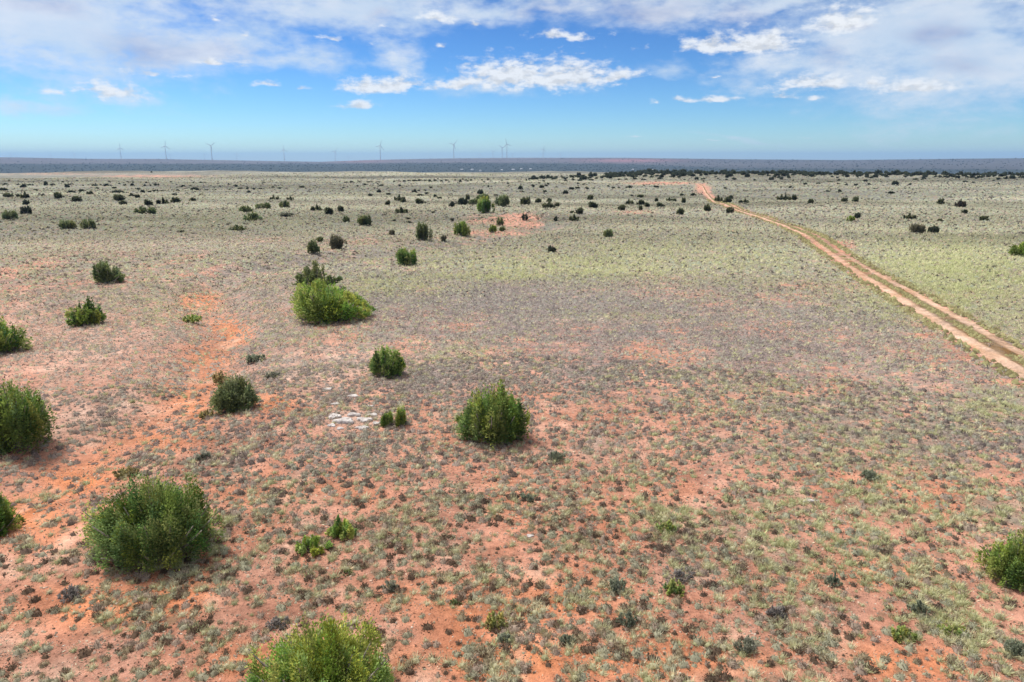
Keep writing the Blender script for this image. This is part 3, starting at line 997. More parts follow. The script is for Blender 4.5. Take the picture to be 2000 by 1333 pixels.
def crown(R, Wd, Hd, Dp, pal, leaf, cover, form='dome', nl=None, spiky=.5):
    """foliage sprays grouped in lobes. form: dome, cushion, spread, wedge, sparse, column, twin"""
    if nl is None:
        nl = 20
    lobes = []
    for i in range(nl):
        a = R.uniform(0, 2 * math.pi)
        q = math.sqrt(R.rand()) * .78
        ex, ey = math.cos(a) * q, math.sin(a) * q
        if form == 'wedge':
            top = (1.0 - .62 * max(0, ex - -.25)) * (1 - .25 * q * q)
        elif form == 'cushion':
            top = math.sqrt(max(.05, 1 - q ** 3.0)) * R.uniform(.74, 1.0)
        elif form == 'column':
            top = R.uniform(.68, 1.0) * (1 - .30 * q ** 3)
        elif form == 'twin':
            ex = (.5 if i % 2 else -.5) + ex * .35
            top = (1.0 if i % 2 else .72) * R.uniform(.85, 1)
        elif form == 'spread':
            top = (1 - .40 * q ** 2) * R.uniform(.62, 1.0)
        else:
            top = (1 - .58 * q ** 1.8) * R.uniform(.62, 1.0)
        rw = R.uniform(.13, .23) * (1.0 if form != 'sparse' else .8) * (1.25 if nl < 16 else .80 if nl > 60 else 1.0)
        lobes.append((ex * (1 - rw * .9), ey * (1 - rw * .9), top, rw))
    if form in ('dome', 'spread', 'sparse'):
        lobes[0] = (R.uniform(-.2, .25), 0, 1.0, .19)
        nsk = 16 if nl > 60 else 9
        for i in range(1, nsk + 1):                 # skirt of low lobes down to the soil
            a = i * 2 * math.pi / nsk + R.uniform(-.3, .3)
            qq = R.uniform(.6, .90)
            lobes[i % nl] = (math.cos(a) * qq, math.sin(a) * qq, R.uniform(.28, .70), R.uniform(.14, .22) * (.8 if nl > 60 else 1))
    area = 2.2 * math.pi * (Wd * .5) * (Hd) * cover
    ntot = max(40, int(area / (leaf * leaf * .42 * .5)))
    wts = np.array([l[3] ** 2 * l[2] * R.uniform(.45, 1.5) for l in lobes])
    cnt = np.maximum(6, (ntot * wts / wts.sum()).astype(int))
    Cs, Ds, Cl, Ls, Ns = [], [], [], [], []
    c0, c1 = np.array(pal[0]), np.array(pal[1])
    for (ex, ey, top, rw), m in zip(lobes, cnt):
        tint = R.uniform(-.4, .42)
        hv = min(1.0, (c1[1] / max(c1[2], .01) - 1) / 3)
        hue = np.array([1 + hv * R.uniform(-.24, .26), 1.0, 1 + hv * R.uniform(-.3, .5)])
        ns = max(3, int(m / 16))
        sd = unit(R.normal(size=(ns, 3)))
        sr = R.rand(ns) ** .4
        pick = R.randint(0, ns, m)
        d = sd[pick] * sr[pick][:, None] + R.normal(0, 1, (m, 3)) * np.array([.19, .19, .20])
        rad = np.linalg.norm(d, axis=1)
        d = d / (rad[:, None] + 1e-6)
        stint = R.uniform(-.22, .22, ns)[pick]
        low = .06 if form != 'sparse' else .25
        zc, hz = (top + low) * .5, (top - low) * .5
        taper = 1 - .45 * spiky * np.clip(d[:, 2] * rad, 0, 1)
        x = ex + d[:, 0] * rad * rw * taper
        y = ey + d[:, 1] * rad * rw * taper
        z = np.clip(zc + d[:, 2] * rad * hz, 0.01, 1)
        p = np.stack([x * Wd * .5, y * Dp * .5, z * Hd], 1)
        out = np.stack([x * 1.0, y * 1.0, np.full(m, .30 + .45 * spiky)], 1)
        dr = unit(unit(out) + .65 * d + R.normal(0, .42, (m, 3)))
        Cs.append(p)
        Ns.append(unit(np.stack([d[:, 0] + x * .5, d[:, 1] + y * .5, np.abs(d[:, 2]) * .8 + .95], 1)))
        Ds.append(dr)
        t = np.clip(R.uniform(.1, .9) * .55 + R.rand(m) * .5, 0, 1)[:, None]
        # small twig groups share a tint
        g = (np.sin(p[:, 0] * 31 / Wd + p[:, 1] * 17) * np.sin(p[:, 2] * 29 / Hd + 2) * .16)[:, None]
        Cl.append((c0 + (c1 - c0) * np.clip(t + g + tint + stint[:, None], 0, 1.35)) * hue)
        Ls.append(R.uniform(.65, 1.25, m) * leaf)
    C_, D_, K_, L_ = np.vstack(Cs), np.vstack(Ds), np.vstack(Cl), np.concatenate(Ls)
    C_ = C_ - D_ * (L_ * .4)[:, None]
    C_[:, 2] = np.maximum(C_[:, 2], .0)
    V, fcs = leaves(C_, D_, L_, L_ * .5, 4)
    keepz = V[:, 2] < 0
    V[keepz, 2] = 0.0
    return V, fcs, np.repeat(np.clip(K_, .004, .9), 4, axis=0), lobes, np.repeat(np.vstack(Ns), 4, axis=0)


def stems(R, lobes, Wd, Hd, Dp, k=5, thick=.035):
    V, Q = [], []
    for (ex, ey, top, rw) in lobes[:30]:
        e = (ex * Wd * .54, ey * Dp * .54, top * Hd * .90)
        s = (ex * Wd * .07, ey * Dp * .07, -.05)
        v, q = tube(s, e, thick * Wd * .55, thick * Wd * .10, k, .05 * Hd)
        b = len(V)
        V += v
        Q += [tuple(i + b for i in f) for f in q]
    return np.array(V), np.array(Q).ravel()


def make_shrub(name, Wd, Hd, Dp, pal, leaf, cover, form, seed, nl=None, spiky=.5, trunk=True):
    global rng
    R = np.random.RandomState(seed)
    save = rng
    rng = R
    V, fcs, K_, lobes, SN = crown(R, Wd, Hd, Dp, pal, leaf, cover, form, nl, spiky)
    rng = save
    root = empty(name, (0, 0, 0))
    link('foliage', new_mesh('foliage', V, fcs, 4, K_, soft=SN), M_LEAF, root)
    if trunk:
        sv, sq = stems(R, lobes, Wd, Hd, Dp)
        link('trunk', new_mesh('trunk', sv, sq, 4, None, True), M_BARK, root)
    return root


def place(root, px, py, w_px, h_px=None, unit_size=None):
    """put a shrub with its near foot at the photo pixel"""
    x, y, z, t = ground_at(px, py)
    return x, y, z, t


# px, py base, width, height, palette, form, name, label, spiky
G, LG, OL, DK = GREEN, LIGHT, OLIVE, DARK
NAMED = [
    (319, 1132, 250, 186, G, 'spread', 'juniper_shrub', 'large spreading green juniper on red soil, the widest shrub in the foreground', .5),
    (632, 1400, 300, 200, LIGHT, 'dome', 'juniper_shrub', 'bright green juniper cut off by the bottom edge of the photo', .9),
    (962, 884, 158, 138, G, 'dome', 'juniper_shrub', 'ragged green juniper with upright tips standing alone right of the white rocks', .8),
    (35, 908, 172, 155, G, 'column', 'juniper_shrub', 'tall dense green juniper at the left edge, the biggest of those cut by it', .9),
    (-25, 1072, 125, 135, G, 'dome', 'juniper_shrub', 'narrow slice of green juniper at the left edge above the large foreground juniper', .6),
    (0, 702, 108, 80, G, 'dome', 'juniper_shrub', 'green juniper cut by the left edge, the highest up of the three there', .6),
    (460, 814, 100, 88, OL, 'dome', 'juniper_shrub', 'dark olive juniper with dry yellow grass on its left side by the red wash', .6),
    (757, 747, 82, 70, G, 'cushion', 'juniper_shrub', 'rounded green juniper on pale stony ground above the white rocks', .7),
    (652, 642, 186, 86, LG, 'wedge', 'juniper_shrub', 'long light green shrub mound sloping down to its right end', .9),
    (618, 578, 92, 64, OL, 'sparse', 'juniper_shrub', 'thin olive brown shrub just behind the long light green mound', .5),
    (793, 523, 50, 38, G, 'cushion', 'juniper_shrub', 'compact dark green round juniper at the left end of the yellow green grass', .3),
    (173, 644, 70, 62, GREEN, 'dome', 'juniper_shrub', 'grey green juniper, lower of the pair on the left pale slope', .5),
    (213, 560, 72, 46, OL, 'wedge', 'juniper_shrub', 'olive juniper with reddish foot, upper of the pair on the left pale slope', .5),
    (770, 840, 50, 42, G, 'twin', 'juniper_shrub', 'little two lobed green shrub right beside the white rock outcrop', .8),
    (613, 1088, 60, 44, LG, 'dome', 'young_juniper', 'left lower one of two small bright green seedlings on red soil', .9),
    (669, 1058, 50, 50, LG, 'dome', 'young_juniper', 'right upper one of two small bright green seedlings on red soil', .9),
    (1982, 1165, 140, 122, LG, 'dome', 'juniper_shrub', 'green juniper cut by the right edge near the bottom corner', .7),
    (1990, 505, 58, 30, LG, 'cushion', 'juniper_shrub', 'yellow green shrub at the right edge beyond the dirt track', .4),
    (613, 500, 27, 30, OL, 'column', 'juniper_shrub', 'small upright olive shrub on the bank above the thin olive brown shrub', .4),
    (662, 491, 40, 32, BROWN, 'cushion', 'juniper_shrub', 'brownish round juniper on the bank right of the small upright olive shrub', .3),
    (626, 474, 15, 12, OL, 'cushion', 'juniper_shrub', 'tiny olive bush just above the small upright olive shrub', .3),
    (828, 474, 36, 38, OL, 'column', 'juniper_shrub', 'grey olive juniper standing left of the red bank, second largest there', .5),
    (902, 466, 37, 35, GREEN, 'column', 'juniper_shrub', 'tall grey green juniper left of the red bank, the largest there', .8),
    (868, 474, 16, 15, BROWN, 'cushion', 'juniper_shrub', 'small brown bush between the two upright junipers left of the red bank', .3),
    (976, 444, 14, 21, OL, 'column', 'juniper_shrub', 'narrow olive bush on the left foot of the red bank', .3),
    (963, 457, 17, 17, LG, 'cushion', 'juniper_shrub', 'yellowish bush below the narrow olive bush at the red bank', .4),
    (981, 454, 15, 12, OL, 'cushion', 'juniper_shrub', 'small dark olive bush under the red bank beside the yellowish bush', .3),
    (950, 421, 38, 34, GREEN, 'column', 'juniper_shrub', 'big blue green juniper with red soil at its foot in the central cluster', .6),
    (982, 407, 34, 27, OL, 'cushion', 'juniper_shrub', 'domed olive juniper forming the right end of the central cluster', .3),
    (944, 398, 30, 20, OL, 'cushion', 'juniper_shrub', 'olive juniper at the back of the central cluster', .4),
    (902, 403, 32, 15, DK, 'cushion', 'juniper_shrub', 'low wide dark juniper in the left arm of the central cluster', .3),
    (926, 402, 24, 13, OL, 'cushion', 'juniper_shrub', 'low olive shrub joining the two halves of the central cluster', .3),
    (882, 406, 13, 11, DK, 'cushion', 'juniper_shrub', 'small black green bush at the far left end of the central cluster', .3),
    (1025, 433, 12, 16, DK, 'column', 'juniper_shrub', 'narrow dark bush on top of the red bank', .4),
    (1085, 434, 9, 11, DK, 'column', 'juniper_shrub', 'tiny black upright bush right of the red bank', .4),
    (712, 444, 28, 25, OL, 'column', 'juniper_shrub', 'blocky olive juniper on the pale left plain, larger of a close pair', .3),
    (676, 436, 20, 13, OL, 'cushion', 'juniper_shrub', 'low brown green bush, smaller of a close pair on the pale left plain', .3),
    (766, 461, 16, 12, BROWN, 'cushion', 'juniper_shrub', 'small brown bush left of the grey olive juniper at the red bank', .3),
    (131, 450, 37, 21, OL, 'cushion', 'juniper_shrub', 'wide olive juniper, left one of two side by side on the left plain', .3),
    (173, 450, 30, 22, OL, 'cushion', 'juniper_shrub', 'dark olive juniper, right one of two side by side on the left plain', .3),
    (1189, 466, 24, 19, OL, 'cushion', 'juniper_shrub', 'lone dark round juniper above the yellow green grass patch', .3),
    (1077, 495, 20, 15, DK, 'cushion', 'juniper_shrub', 'lone small black green bush inside the yellow green grass patch', .3),
    (1790, 458, 32, 21, BROWN, 'cushion', 'juniper_shrub', 'grey brown juniper, left one of a pair on the right plain', .3),
    (1822, 458, 25, 18, DK, 'cushion', 'juniper_shrub', 'dark green juniper, right one of a pair on the right plain', .3),
    (1660, 435, 20, 13, LG, 'cushion', 'juniper_shrub', 'bright green low bush touching a darker one right of the track', .3),
    (1676, 429, 16, 14, DK, 'cushion', 'juniper_shrub', 'darker bush just behind the bright green low bush right of the track', .3),
    (22, 431, 30, 20, OL, 'cushion', 'juniper_shrub', 'dark olive juniper by the left edge, lowest of three stacked in depth', .3),
    (52, 421, 23, 18, DK, 'cushion', 'juniper_shrub', 'round dark juniper by the left edge, middle of three stacked in depth', .3),
    (52, 402, 16, 11, DK, 'cushion', 'juniper_shrub', 'small dark juniper by the left edge, farthest of three stacked in depth', .3),
    (285, 420, 43, 16, OL, 'cushion', 'juniper_shrub', 'long flat topped olive juniper alone on the left plain', .2),
    (480, 417, 27, 15, OL, 'cushion', 'juniper_shrub', 'low olive juniper right behind a pointed one', .3),
    (492, 434, 29, 20, OL, 'dome', 'juniper_shrub', 'pointed olive juniper in front of a low one', .4),
    (515, 410, 36, 14, OL, 'cushion', 'juniper_shrub', 'stretched flat olive juniper between the pointed juniper and the double one', .3),
    (556, 408, 24, 16, OL, 'cushion', 'juniper_shrub', 'double olive juniper above the grey sage mound', .3),
    (559, 425, 32, 10, GREYG, 'cushion', 'juniper_shrub', 'flat grey sage mound in front of the double olive juniper', .3),
    (463, 452, 28, 12, OL, 'dome', 'juniper_shrub', 'low brown green bush at the edge of the pale gravel, left of centre', .3),
    (1792, 390, 1, 1, DK, None, None, None, 0),
]
NAMED = [r for r in NAMED if r[5]]
for i, (px, py, w, h, pal, form, nm, lab, spk) in enumerate(NAMED):
    x, y, z, t = ground_at(px, py - .10 * h)
    depth = y * CP - (z - CAM_H) * SP
    mpp = depth / F                       # metres per photo pixel
    big_ = w > 60
    down = math.atan2(CAM_H, math.hypot(x, y))
    Wd = w * mpp * (1.13 if big_ else 1.22)
    Hd = .96 * h * mpp / math.cos(down) * (1 - .38 * math.sin(down))
    big = w > 60
    leaf = float(np.clip(mpp * (5.0 if big else 3.2), .07, .6))
    if w < 40:
        leaf = mpp * 2.6
    root = make_shrub(nm, Wd, Hd, Wd * .85, pal, leaf, (1.3 if form == 'sparse' else 2.1), form, 100 + i, nl=(96 if w > 120 else 60 if w > 95 else 34 if w > 60 else 20), spiky=spk * (1 if w > 62 else .55), trunk=True)
    shift = Wd * .22 * (1 if py < 1300 else 0)
    yy = y + shift
    xx = x * yy / y
    root.location = (xx, yy, float(terrain(xx, yy)) - .03)
    tag(root, lab, 'shrub')

# ------------------------------------------------------------------ plants of the far plain, read off the photograph
def crop(L, ox, oy, s):
    return [(ox + a / s, oy + (b + d * .5) / s, c / s, d / s) for a, b, c, d in L]


C1 = crop([(30, 372, 30, 10), (97, 374, 18, 7), (130, 380, 30, 22), (172, 375, 30, 9), (257, 368, 24, 22), (293, 374, 28, 10), (350, 358, 12, 10), (376, 380, 24, 20), (396, 372, 28, 8), (430, 352, 12, 8), (462, 378, 12, 8),
           (22, 400, 40, 16), (198, 402, 18, 10), (50, 350, 14, 8), (52, 434, 56, 22), (103, 435, 24, 18), (140, 433, 38, 34), (240, 433, 24, 10), (333, 435, 48, 32), (393, 414, 40, 14), (435, 454, 54, 28), (405, 462, 30, 12),
           (452, 408, 30, 16), (503, 420, 34, 20), (551, 424, 18, 8), (528, 376, 28, 12), (540, 394, 26, 12), (560, 375, 14, 8), (597, 376, 30, 14), (610, 358, 14, 6), (638, 391, 22, 12), (660, 414, 60, 14), (665, 368, 12, 8),
           (662, 447, 66, 32), (690, 476, 46, 22), (695, 376, 16, 10), (710, 358, 14, 8), (737, 375, 24, 14), (742, 360, 12, 8), (768, 398, 28, 12), (735, 431, 32, 18), (768, 439, 32, 20), (710, 418, 16, 8), (800, 411, 30, 16),
           (808, 378, 16, 10), (815, 362, 12, 8), (835, 412, 18, 10), (838, 378, 12, 8), (870, 408, 26, 14), (875, 374, 28, 12), (902, 408, 24, 10), (835, 475, 52, 30), (907, 465, 50, 34), (955, 359, 12, 8), (983, 460, 56, 28),
           (990, 406, 22, 10), (975, 429, 26, 14), (1020, 382, 30, 10), (1060, 380, 18, 8), (1075, 457, 40, 18), (1076, 363, 14, 8), (1088, 398, 42, 16), (1120, 362, 18, 8), (1125, 429, 20, 10), (1145, 361, 14, 6), (1120, 401, 18, 8),
           (1152, 403, 28, 8), (1195, 402, 22, 8), (1225, 382, 14, 8), (1275, 371, 12, 8), (1283, 401, 18, 8), (1313, 380, 24, 14), (1340, 394, 28, 10), (1340, 356, 8, 5), (1380, 395, 20, 12), (1413, 397, 20, 12), (1387, 414, 26, 12),
           (1447, 396, 26, 8), (1468, 361, 16, 8), (1525, 388, 14, 10), (1558, 393, 24, 10), (1532, 447, 40, 20), (1765, 503, 50, 34), (1840, 521, 54, 36), (1902, 509, 38, 30), (1685, 349, 10, 8), (1683, 386, 30, 12),
           (1620, 450, 28, 22), (845, 304, 12, 8), (1018, 636, 22, 12), (988, 290, 14, 6), (1818, 335, 8, 6)], 0, 230, 2.857)
C2 = crop([(205, 390, 16, 8), (215, 360, 20, 8), (245, 359, 30, 8), (290, 358, 20, 6), (318, 373, 24, 12), (350, 359, 34, 7), (395, 359, 24, 6), (485, 356, 16, 8), (510, 355, 24, 9), (540, 354, 24, 8), (568, 351, 20, 9),
           (600, 351, 26, 11), (625, 350, 30, 9), (655, 350, 24, 9), (682, 353, 22, 13), (712, 351, 22, 11), (728, 341, 10, 8), (750, 354, 14, 11), (780, 350, 20, 8), (790, 360, 14, 8), (825, 348, 14, 8), (853, 354, 18, 15),
           (868, 345, 14, 8), (888, 348, 10, 8), (897, 354, 12, 8), (915, 349, 12, 11), (932, 343, 10, 6), (976, 348, 10, 8), (985, 359, 14, 8), (1010, 344, 14, 9), (1010, 384, 14, 11), (282, 380, 12, 8), (365, 378, 12, 8),
           (392, 369, 10, 8), (412, 377, 26, 11), (513, 378, 18, 13), (580, 371, 14, 6), (585, 382, 8, 6), (690, 389, 18, 10), (400, 411, 26, 16), (355, 431, 32, 14), (455, 426, 24, 13), (600, 409, 28, 20), (622, 406, 16, 8),
           (655, 405, 20, 8), (632, 432, 40, 12), (668, 422, 22, 13), (712, 437, 24, 14), (740, 448, 26, 12), (447, 476, 32, 26), (515, 449, 44, 32), (535, 463, 36, 22), (635, 468, 56, 28), (528, 517, 58, 30), (560, 562, 28, 12),
           (565, 583, 28, 12), (485, 574, 20, 8), (805, 570, 22, 16), (1055, 433, 24, 10), (897, 446, 30, 30), (965, 416, 36, 26), (705, 529, 20, 8), (1217, 466, 66, 40), (1290, 464, 40, 24), (1350, 461, 34, 22), (1345, 486, 60, 36),
           (1390, 487, 34, 22), (1490, 560, 40, 34), (1515, 522, 48, 32), (1478, 526, 30, 14), (1580, 446, 38, 26), (1600, 488, 62, 32), (1750, 504, 48, 30), (1798, 470, 38, 28), (1860, 438, 40, 16), (1808, 434, 20, 10),
           (1862, 474, 48, 28), (1858, 504, 26, 26), (1900, 487, 34, 24), (1948, 459, 24, 20), (1975, 488, 48, 24), (1443, 416, 30, 20), (1328, 411, 20, 13), (1198, 412, 24, 9), (1190, 391, 30, 20), (1257, 380, 20, 18),
           (1222, 350, 12, 13), (1308, 385, 28, 15), (1330, 378, 20, 12), (1345, 370, 14, 11), (1318, 354, 14, 11), (1295, 365, 14, 8), (1085, 350, 12, 8), (1118, 368, 16, 8), (1118, 345, 12, 7), (1183, 356, 14, 8),
           (1472, 394, 32, 15), (1510, 391, 26, 11), (1558, 394, 22, 15), (1598, 394, 14, 8), (1542, 371, 20, 9), (1510, 367, 18, 8), (1572, 366, 12, 7), (1678, 382, 16, 8), (1705, 391, 20, 13), (1738, 391, 16, 10),
           (1795, 386, 30, 15), (1875, 377, 14, 8), (1950, 385, 30, 11), (1440, 351, 16, 11), (1252, 340, 30, 10), (1285, 338, 24, 8), (1520, 348, 30, 12), (1585, 347, 26, 8), (1640, 335, 20, 8), (1740, 346, 26, 8), (1780, 344, 18, 8),
           (1830, 340, 24, 10), (1880, 345, 18, 8), (1920, 332, 30, 10), (1960, 340, 24, 8)], 600, 230, 2.857)
C3 = crop([(268, 399, 26, 17), (293, 402, 24, 13), (338, 405, 25, 25), (327, 377, 28, 9), (385, 375, 28, 13), (322, 459, 38, 29), (340, 302, 12, 6), (425, 300, 14, 7), (453, 441, 38, 32), (508, 396, 34, 28), (552, 403, 44, 26),
           (567, 389, 26, 18), (561, 453, 42, 27), (632, 407, 42, 20), (540, 345, 18, 8), (545, 302, 16, 7), (683, 305, 16, 9), (783, 311, 16, 7), (812, 391, 34, 26), (838, 391, 36, 27), (876, 391, 32, 26), (958, 409, 30, 22),
           (812, 338, 10, 6), (857, 338, 16, 13), (872, 306, 10, 8), (932, 323, 18, 11), (915, 305, 16, 8), (992, 321, 22, 11), (1090, 323, 14, 10), (1055, 314, 26, 6), (1130, 327, 16, 11), (1180, 328, 18, 11), (1242, 325, 18, 9),
           (1222, 307, 26, 11), (1268, 346, 12, 6), (1370, 320, 30, 20), (1442, 324, 14, 11), (1470, 301, 24, 9), (1500, 302, 14, 7), (1040, 359, 24, 7), (1098, 358, 20, 13), (1352, 366, 30, 11), (1122, 402, 36, 21), (1178, 400, 34, 26),
           (1523, 413, 14, 9), (1590, 410, 36, 28), (1690, 420, 44, 38), (1708, 459, 30, 19), (1440, 482, 38, 27), (1590, 500, 28, 13), (1802, 491, 46, 22), (1875, 324, 10, 8), (1750, 316, 16, 7), (1710, 312, 24, 9)], 1200, 230, 2.5)
SPECKS = [(x, y, w, h) for x, y, w, h in C1 + C2 + C3]
R3 = random.Random(4)
# the dense belt of junipers below the ridge
for i in range(1250):
    u = R3.random()
    px = 1040 + u * 980 if i < 420 else 1180 + u * 830
    lo = np.interp(px, [1040, 1200, 1300, 1700, 2000], [350, 342, 337, 338, 339])
    py = lo - 1.5 + abs(R3.gauss(0, 1)) * (np.interp(px, [1040, 1300, 1700, 2000], [3.0, 7.0, 6.0, 5.0]) if i < 420 else 3.2)
    w = R3.uniform(4.5, 10.0)
    SPECKS.append((px, py, w, w * R3.uniform(.45, .8)))

SPECKS = [s for s in SPECKS if s[1] > 333.5 and ground_at(s[0], s[1])[1] < 900]
SPECKS.sort(key=lambda s: -s[2] * s[3])
N_IND = 300 - len(NAMED) + 10
ind, rest = SPECKS[:N_IND], SPECKS[N_IND:]

# prototypes of width 1 m, height 1 m
protos = {}
low_protos = []
for v in range(4):
    R = np.random.RandomState(700 + v)
    save, rng = rng, R
    low_protos.append(crown(R, 1, 1, 1, DARK, .26, 1.9, 'cushion', 8, .3))
    rng = save
for pi, (key, pal) in enumerate((('dark', DARK), ('olive', ((.075, .090, .048), (.20, .215, .105))), ('brown', ((.075, .06, .042), (.13, .10, .07))))):
    for v in range(4):
        R = np.random.RandomState(500 + pi * 10 + v)
        save, rng = rng, R
        V, fcs, K_, lobes, SN = crown(R, 1, 1, 1, pal, .12, 2.4, ['cushion', 'dome', 'cushion', 'wedge'][v], 14, .3)
        rng = save
        sv, sq = stems(R, lobes[:5], 1, 1, 1, 4, .05)
        fm = new_mesh('foliage', V, fcs, 4, K_, soft=SN)
        fm.materials.append(M_LEAF)
        tm = new_mesh('trunk', sv, sq, 4, None, True)
        tm.materials.append(M_BARK)
        protos[key, v] = (fm, tm, (V, fcs, K_, SN))

ORD = ['first', 'second', 'third', 'fourth', 'fifth', 'sixth', 'seventh', 'eighth', 'ninth', 'tenth', 'eleventh', 'twelfth', 'thirteenth', 'fourteenth', 'fifteenth', 'sixteenth', 'seventeenth', 'eighteenth', 'nineteenth']
ORD += ['twentieth'] + ['twenty-' + o for o in ORD[:9]] + ['thirtieth'] + ['thirty-' + o for o in ORD[:9]]
SECT = [(-50, 130, 'by the left edge'), (130, 260, 'above the side by side junipers'), (260, 400, 'above the flat topped juniper'),
        (400, 600, 'around the pointed juniper'), (600, 760, 'left of the central cluster'), (760, 880, 'just left of the cluster'), (880, 1010, 'above the central cluster'),
        (1010, 1120, 'right of the cluster'), (1120, 1230, 'between cluster and track'), (1230, 1370, 'left of the track bend'), (1370, 1480, 'at the track bend'),
        (1480, 1640, 'right of the track bend'), (1640, 1800, 'on the right plain'), (1800, 2100, 'on the far right plain')]
ROWS = [(0, 344, 'in the belt back row'), (344, 349, 'in the belt middle row'), (349, 356, 'in the far row'), (356, 368, 'in the second row'), (368, 385, 'in the middle row'), (385, 405, 'in the near row'), (405, 600, 'in the front row')]
cells = {}
for s in ind:
    sec = next(k for k, q in enumerate(SECT) if q[0] <= s[0] < q[1])
    row = next(k for k, q in enumerate(ROWS) if q[0] <= s[1] < q[1])
    cells.setdefault((sec, row), []).append(s)


def speck_geom(s):
    px, py, w, h = s
    x, y, z, t = ground_at(px, py)
    dist = math.hypot(x, y)
    depth = y * CP - (z - CAM_H) * SP
    mpp = depth / F
    return x, y, z, w * mpp * 1.32, max(h * mpp * 1.12, .5), dist


R4 = random.Random(9)
for (sec, row), L in sorted(cells.items()):
    L.sort(key=lambda s: s[0])
    for k, s in enumerate(L):
        x, y, z, Wd, Hd, dist = speck_geom(s)
        near = s[1] > 385
        key = 'olive' if (near and (s[2] > 9 or R4.random() < .5)) else 'dark'
        if abs(s[0] - 1876) < 3 and abs(s[1] - 405) < 8:
            key = 'brown'
        fm, tm, _ = protos[key, R4.randrange(4)]
        root = empty('juniper_shrub', (x, y, z - .04), R4.uniform(0, 6.28))
        root.scale = (Wd, Wd, Hd)
        f = bpy.data.objects.new('foliage', fm)
        COL.objects.link(f)
        f.parent = root
        if s[2] > 6:
            tr = bpy.data.objects.new('trunk', tm)
            COL.objects.link(tr)
            tr.parent = root
        look = 'dark olive juniper' if key == 'olive' else ('reddish brown juniper' if key == 'brown' else 'small dark juniper')
        if len(L) == 1:
            lab = f'{look} {ROWS[row][2]} {SECT[sec][2]}'.replace(' in the ', ' alone in the ', 1)  # only one of its row there
        else:
            wh = 'leftmost' if k == 0 else ('rightmost' if k == len(L) - 1 else ORD[k] + ' from left')
            lab = f'{look}, {wh} {ROWS[row][2]} {SECT[sec][2]}'
        tag(root, lab, 'shrub', 'junipers scattered over the far plain')

# the remaining ones and the far woodland: too many to count
VV, CC, SS = [], [], []
n_far = 0
for s in rest:
    x, y, z, Wd, Hd, dist = speck_geom(s)
    V, fcs, K_, _lb, SN = low_protos[R4.randrange(4)]
    SS.append(SN)
    VV.append(V * np.array([Wd, Wd, Hd]) + np.array([x, y, z]))
    CC.append(K_)
if VV:
    V = np.vstack(VV)
    me = new_mesh('distant_junipers', V, np.arange(len(V)), 4, np.vstack(CC), soft=np.vstack(SS))
    tag(link('distant_junipers', me, M_LEAF), 'tiny dark juniper specks in the belt below the ridge', 'shrubs', kind='stuff')


def build_wood():
    n = 5200
    a = rng.uniform(-math.radians(42), math.radians(42), n)
    r = rng.uniform(2500, 4900, n)
    x, y = np.sin(a) * r, np.cos(a) * r
    z = terrain(x, y)
    zz = zones(x, y, z)
    keep = rng.rand(n) < zz[4] * .9 + .10
    x, y, z = x[keep], y[keep], z[keep]
    n = len(x)
    S = rng.uniform(3.0, 6, n)
    per = 10
    idx = np.repeat(np.arange(n), per)
    d = unit(rng.normal(size=(n * per, 3)))
    d[:, 2] = np.abs(d[:, 2])
    c = np.stack([x[idx], y[idx], z[idx]], 1) + d * (S[idx] * .3)[:, None]
    V, f = leaves(c, unit(d + [0, 0, .3]), S[idx] * .6, S[idx] * .5, 4)
    cc = np.array([.030, .038, .030]) * rng.uniform(.6, 1.4, (n * per, 1))
    me = new_mesh('distant_woodland', V, f, 4, np.repeat(cc, 4, axis=0), soft=np.repeat(unit(d + [0, 0, .5]), 4, axis=0))
    tag(link('distant_woodland', me, M_LEAF), 'blue dark belt of woodland on the slope of the far ridge', 'woodland', kind='stuff')


build_wood()

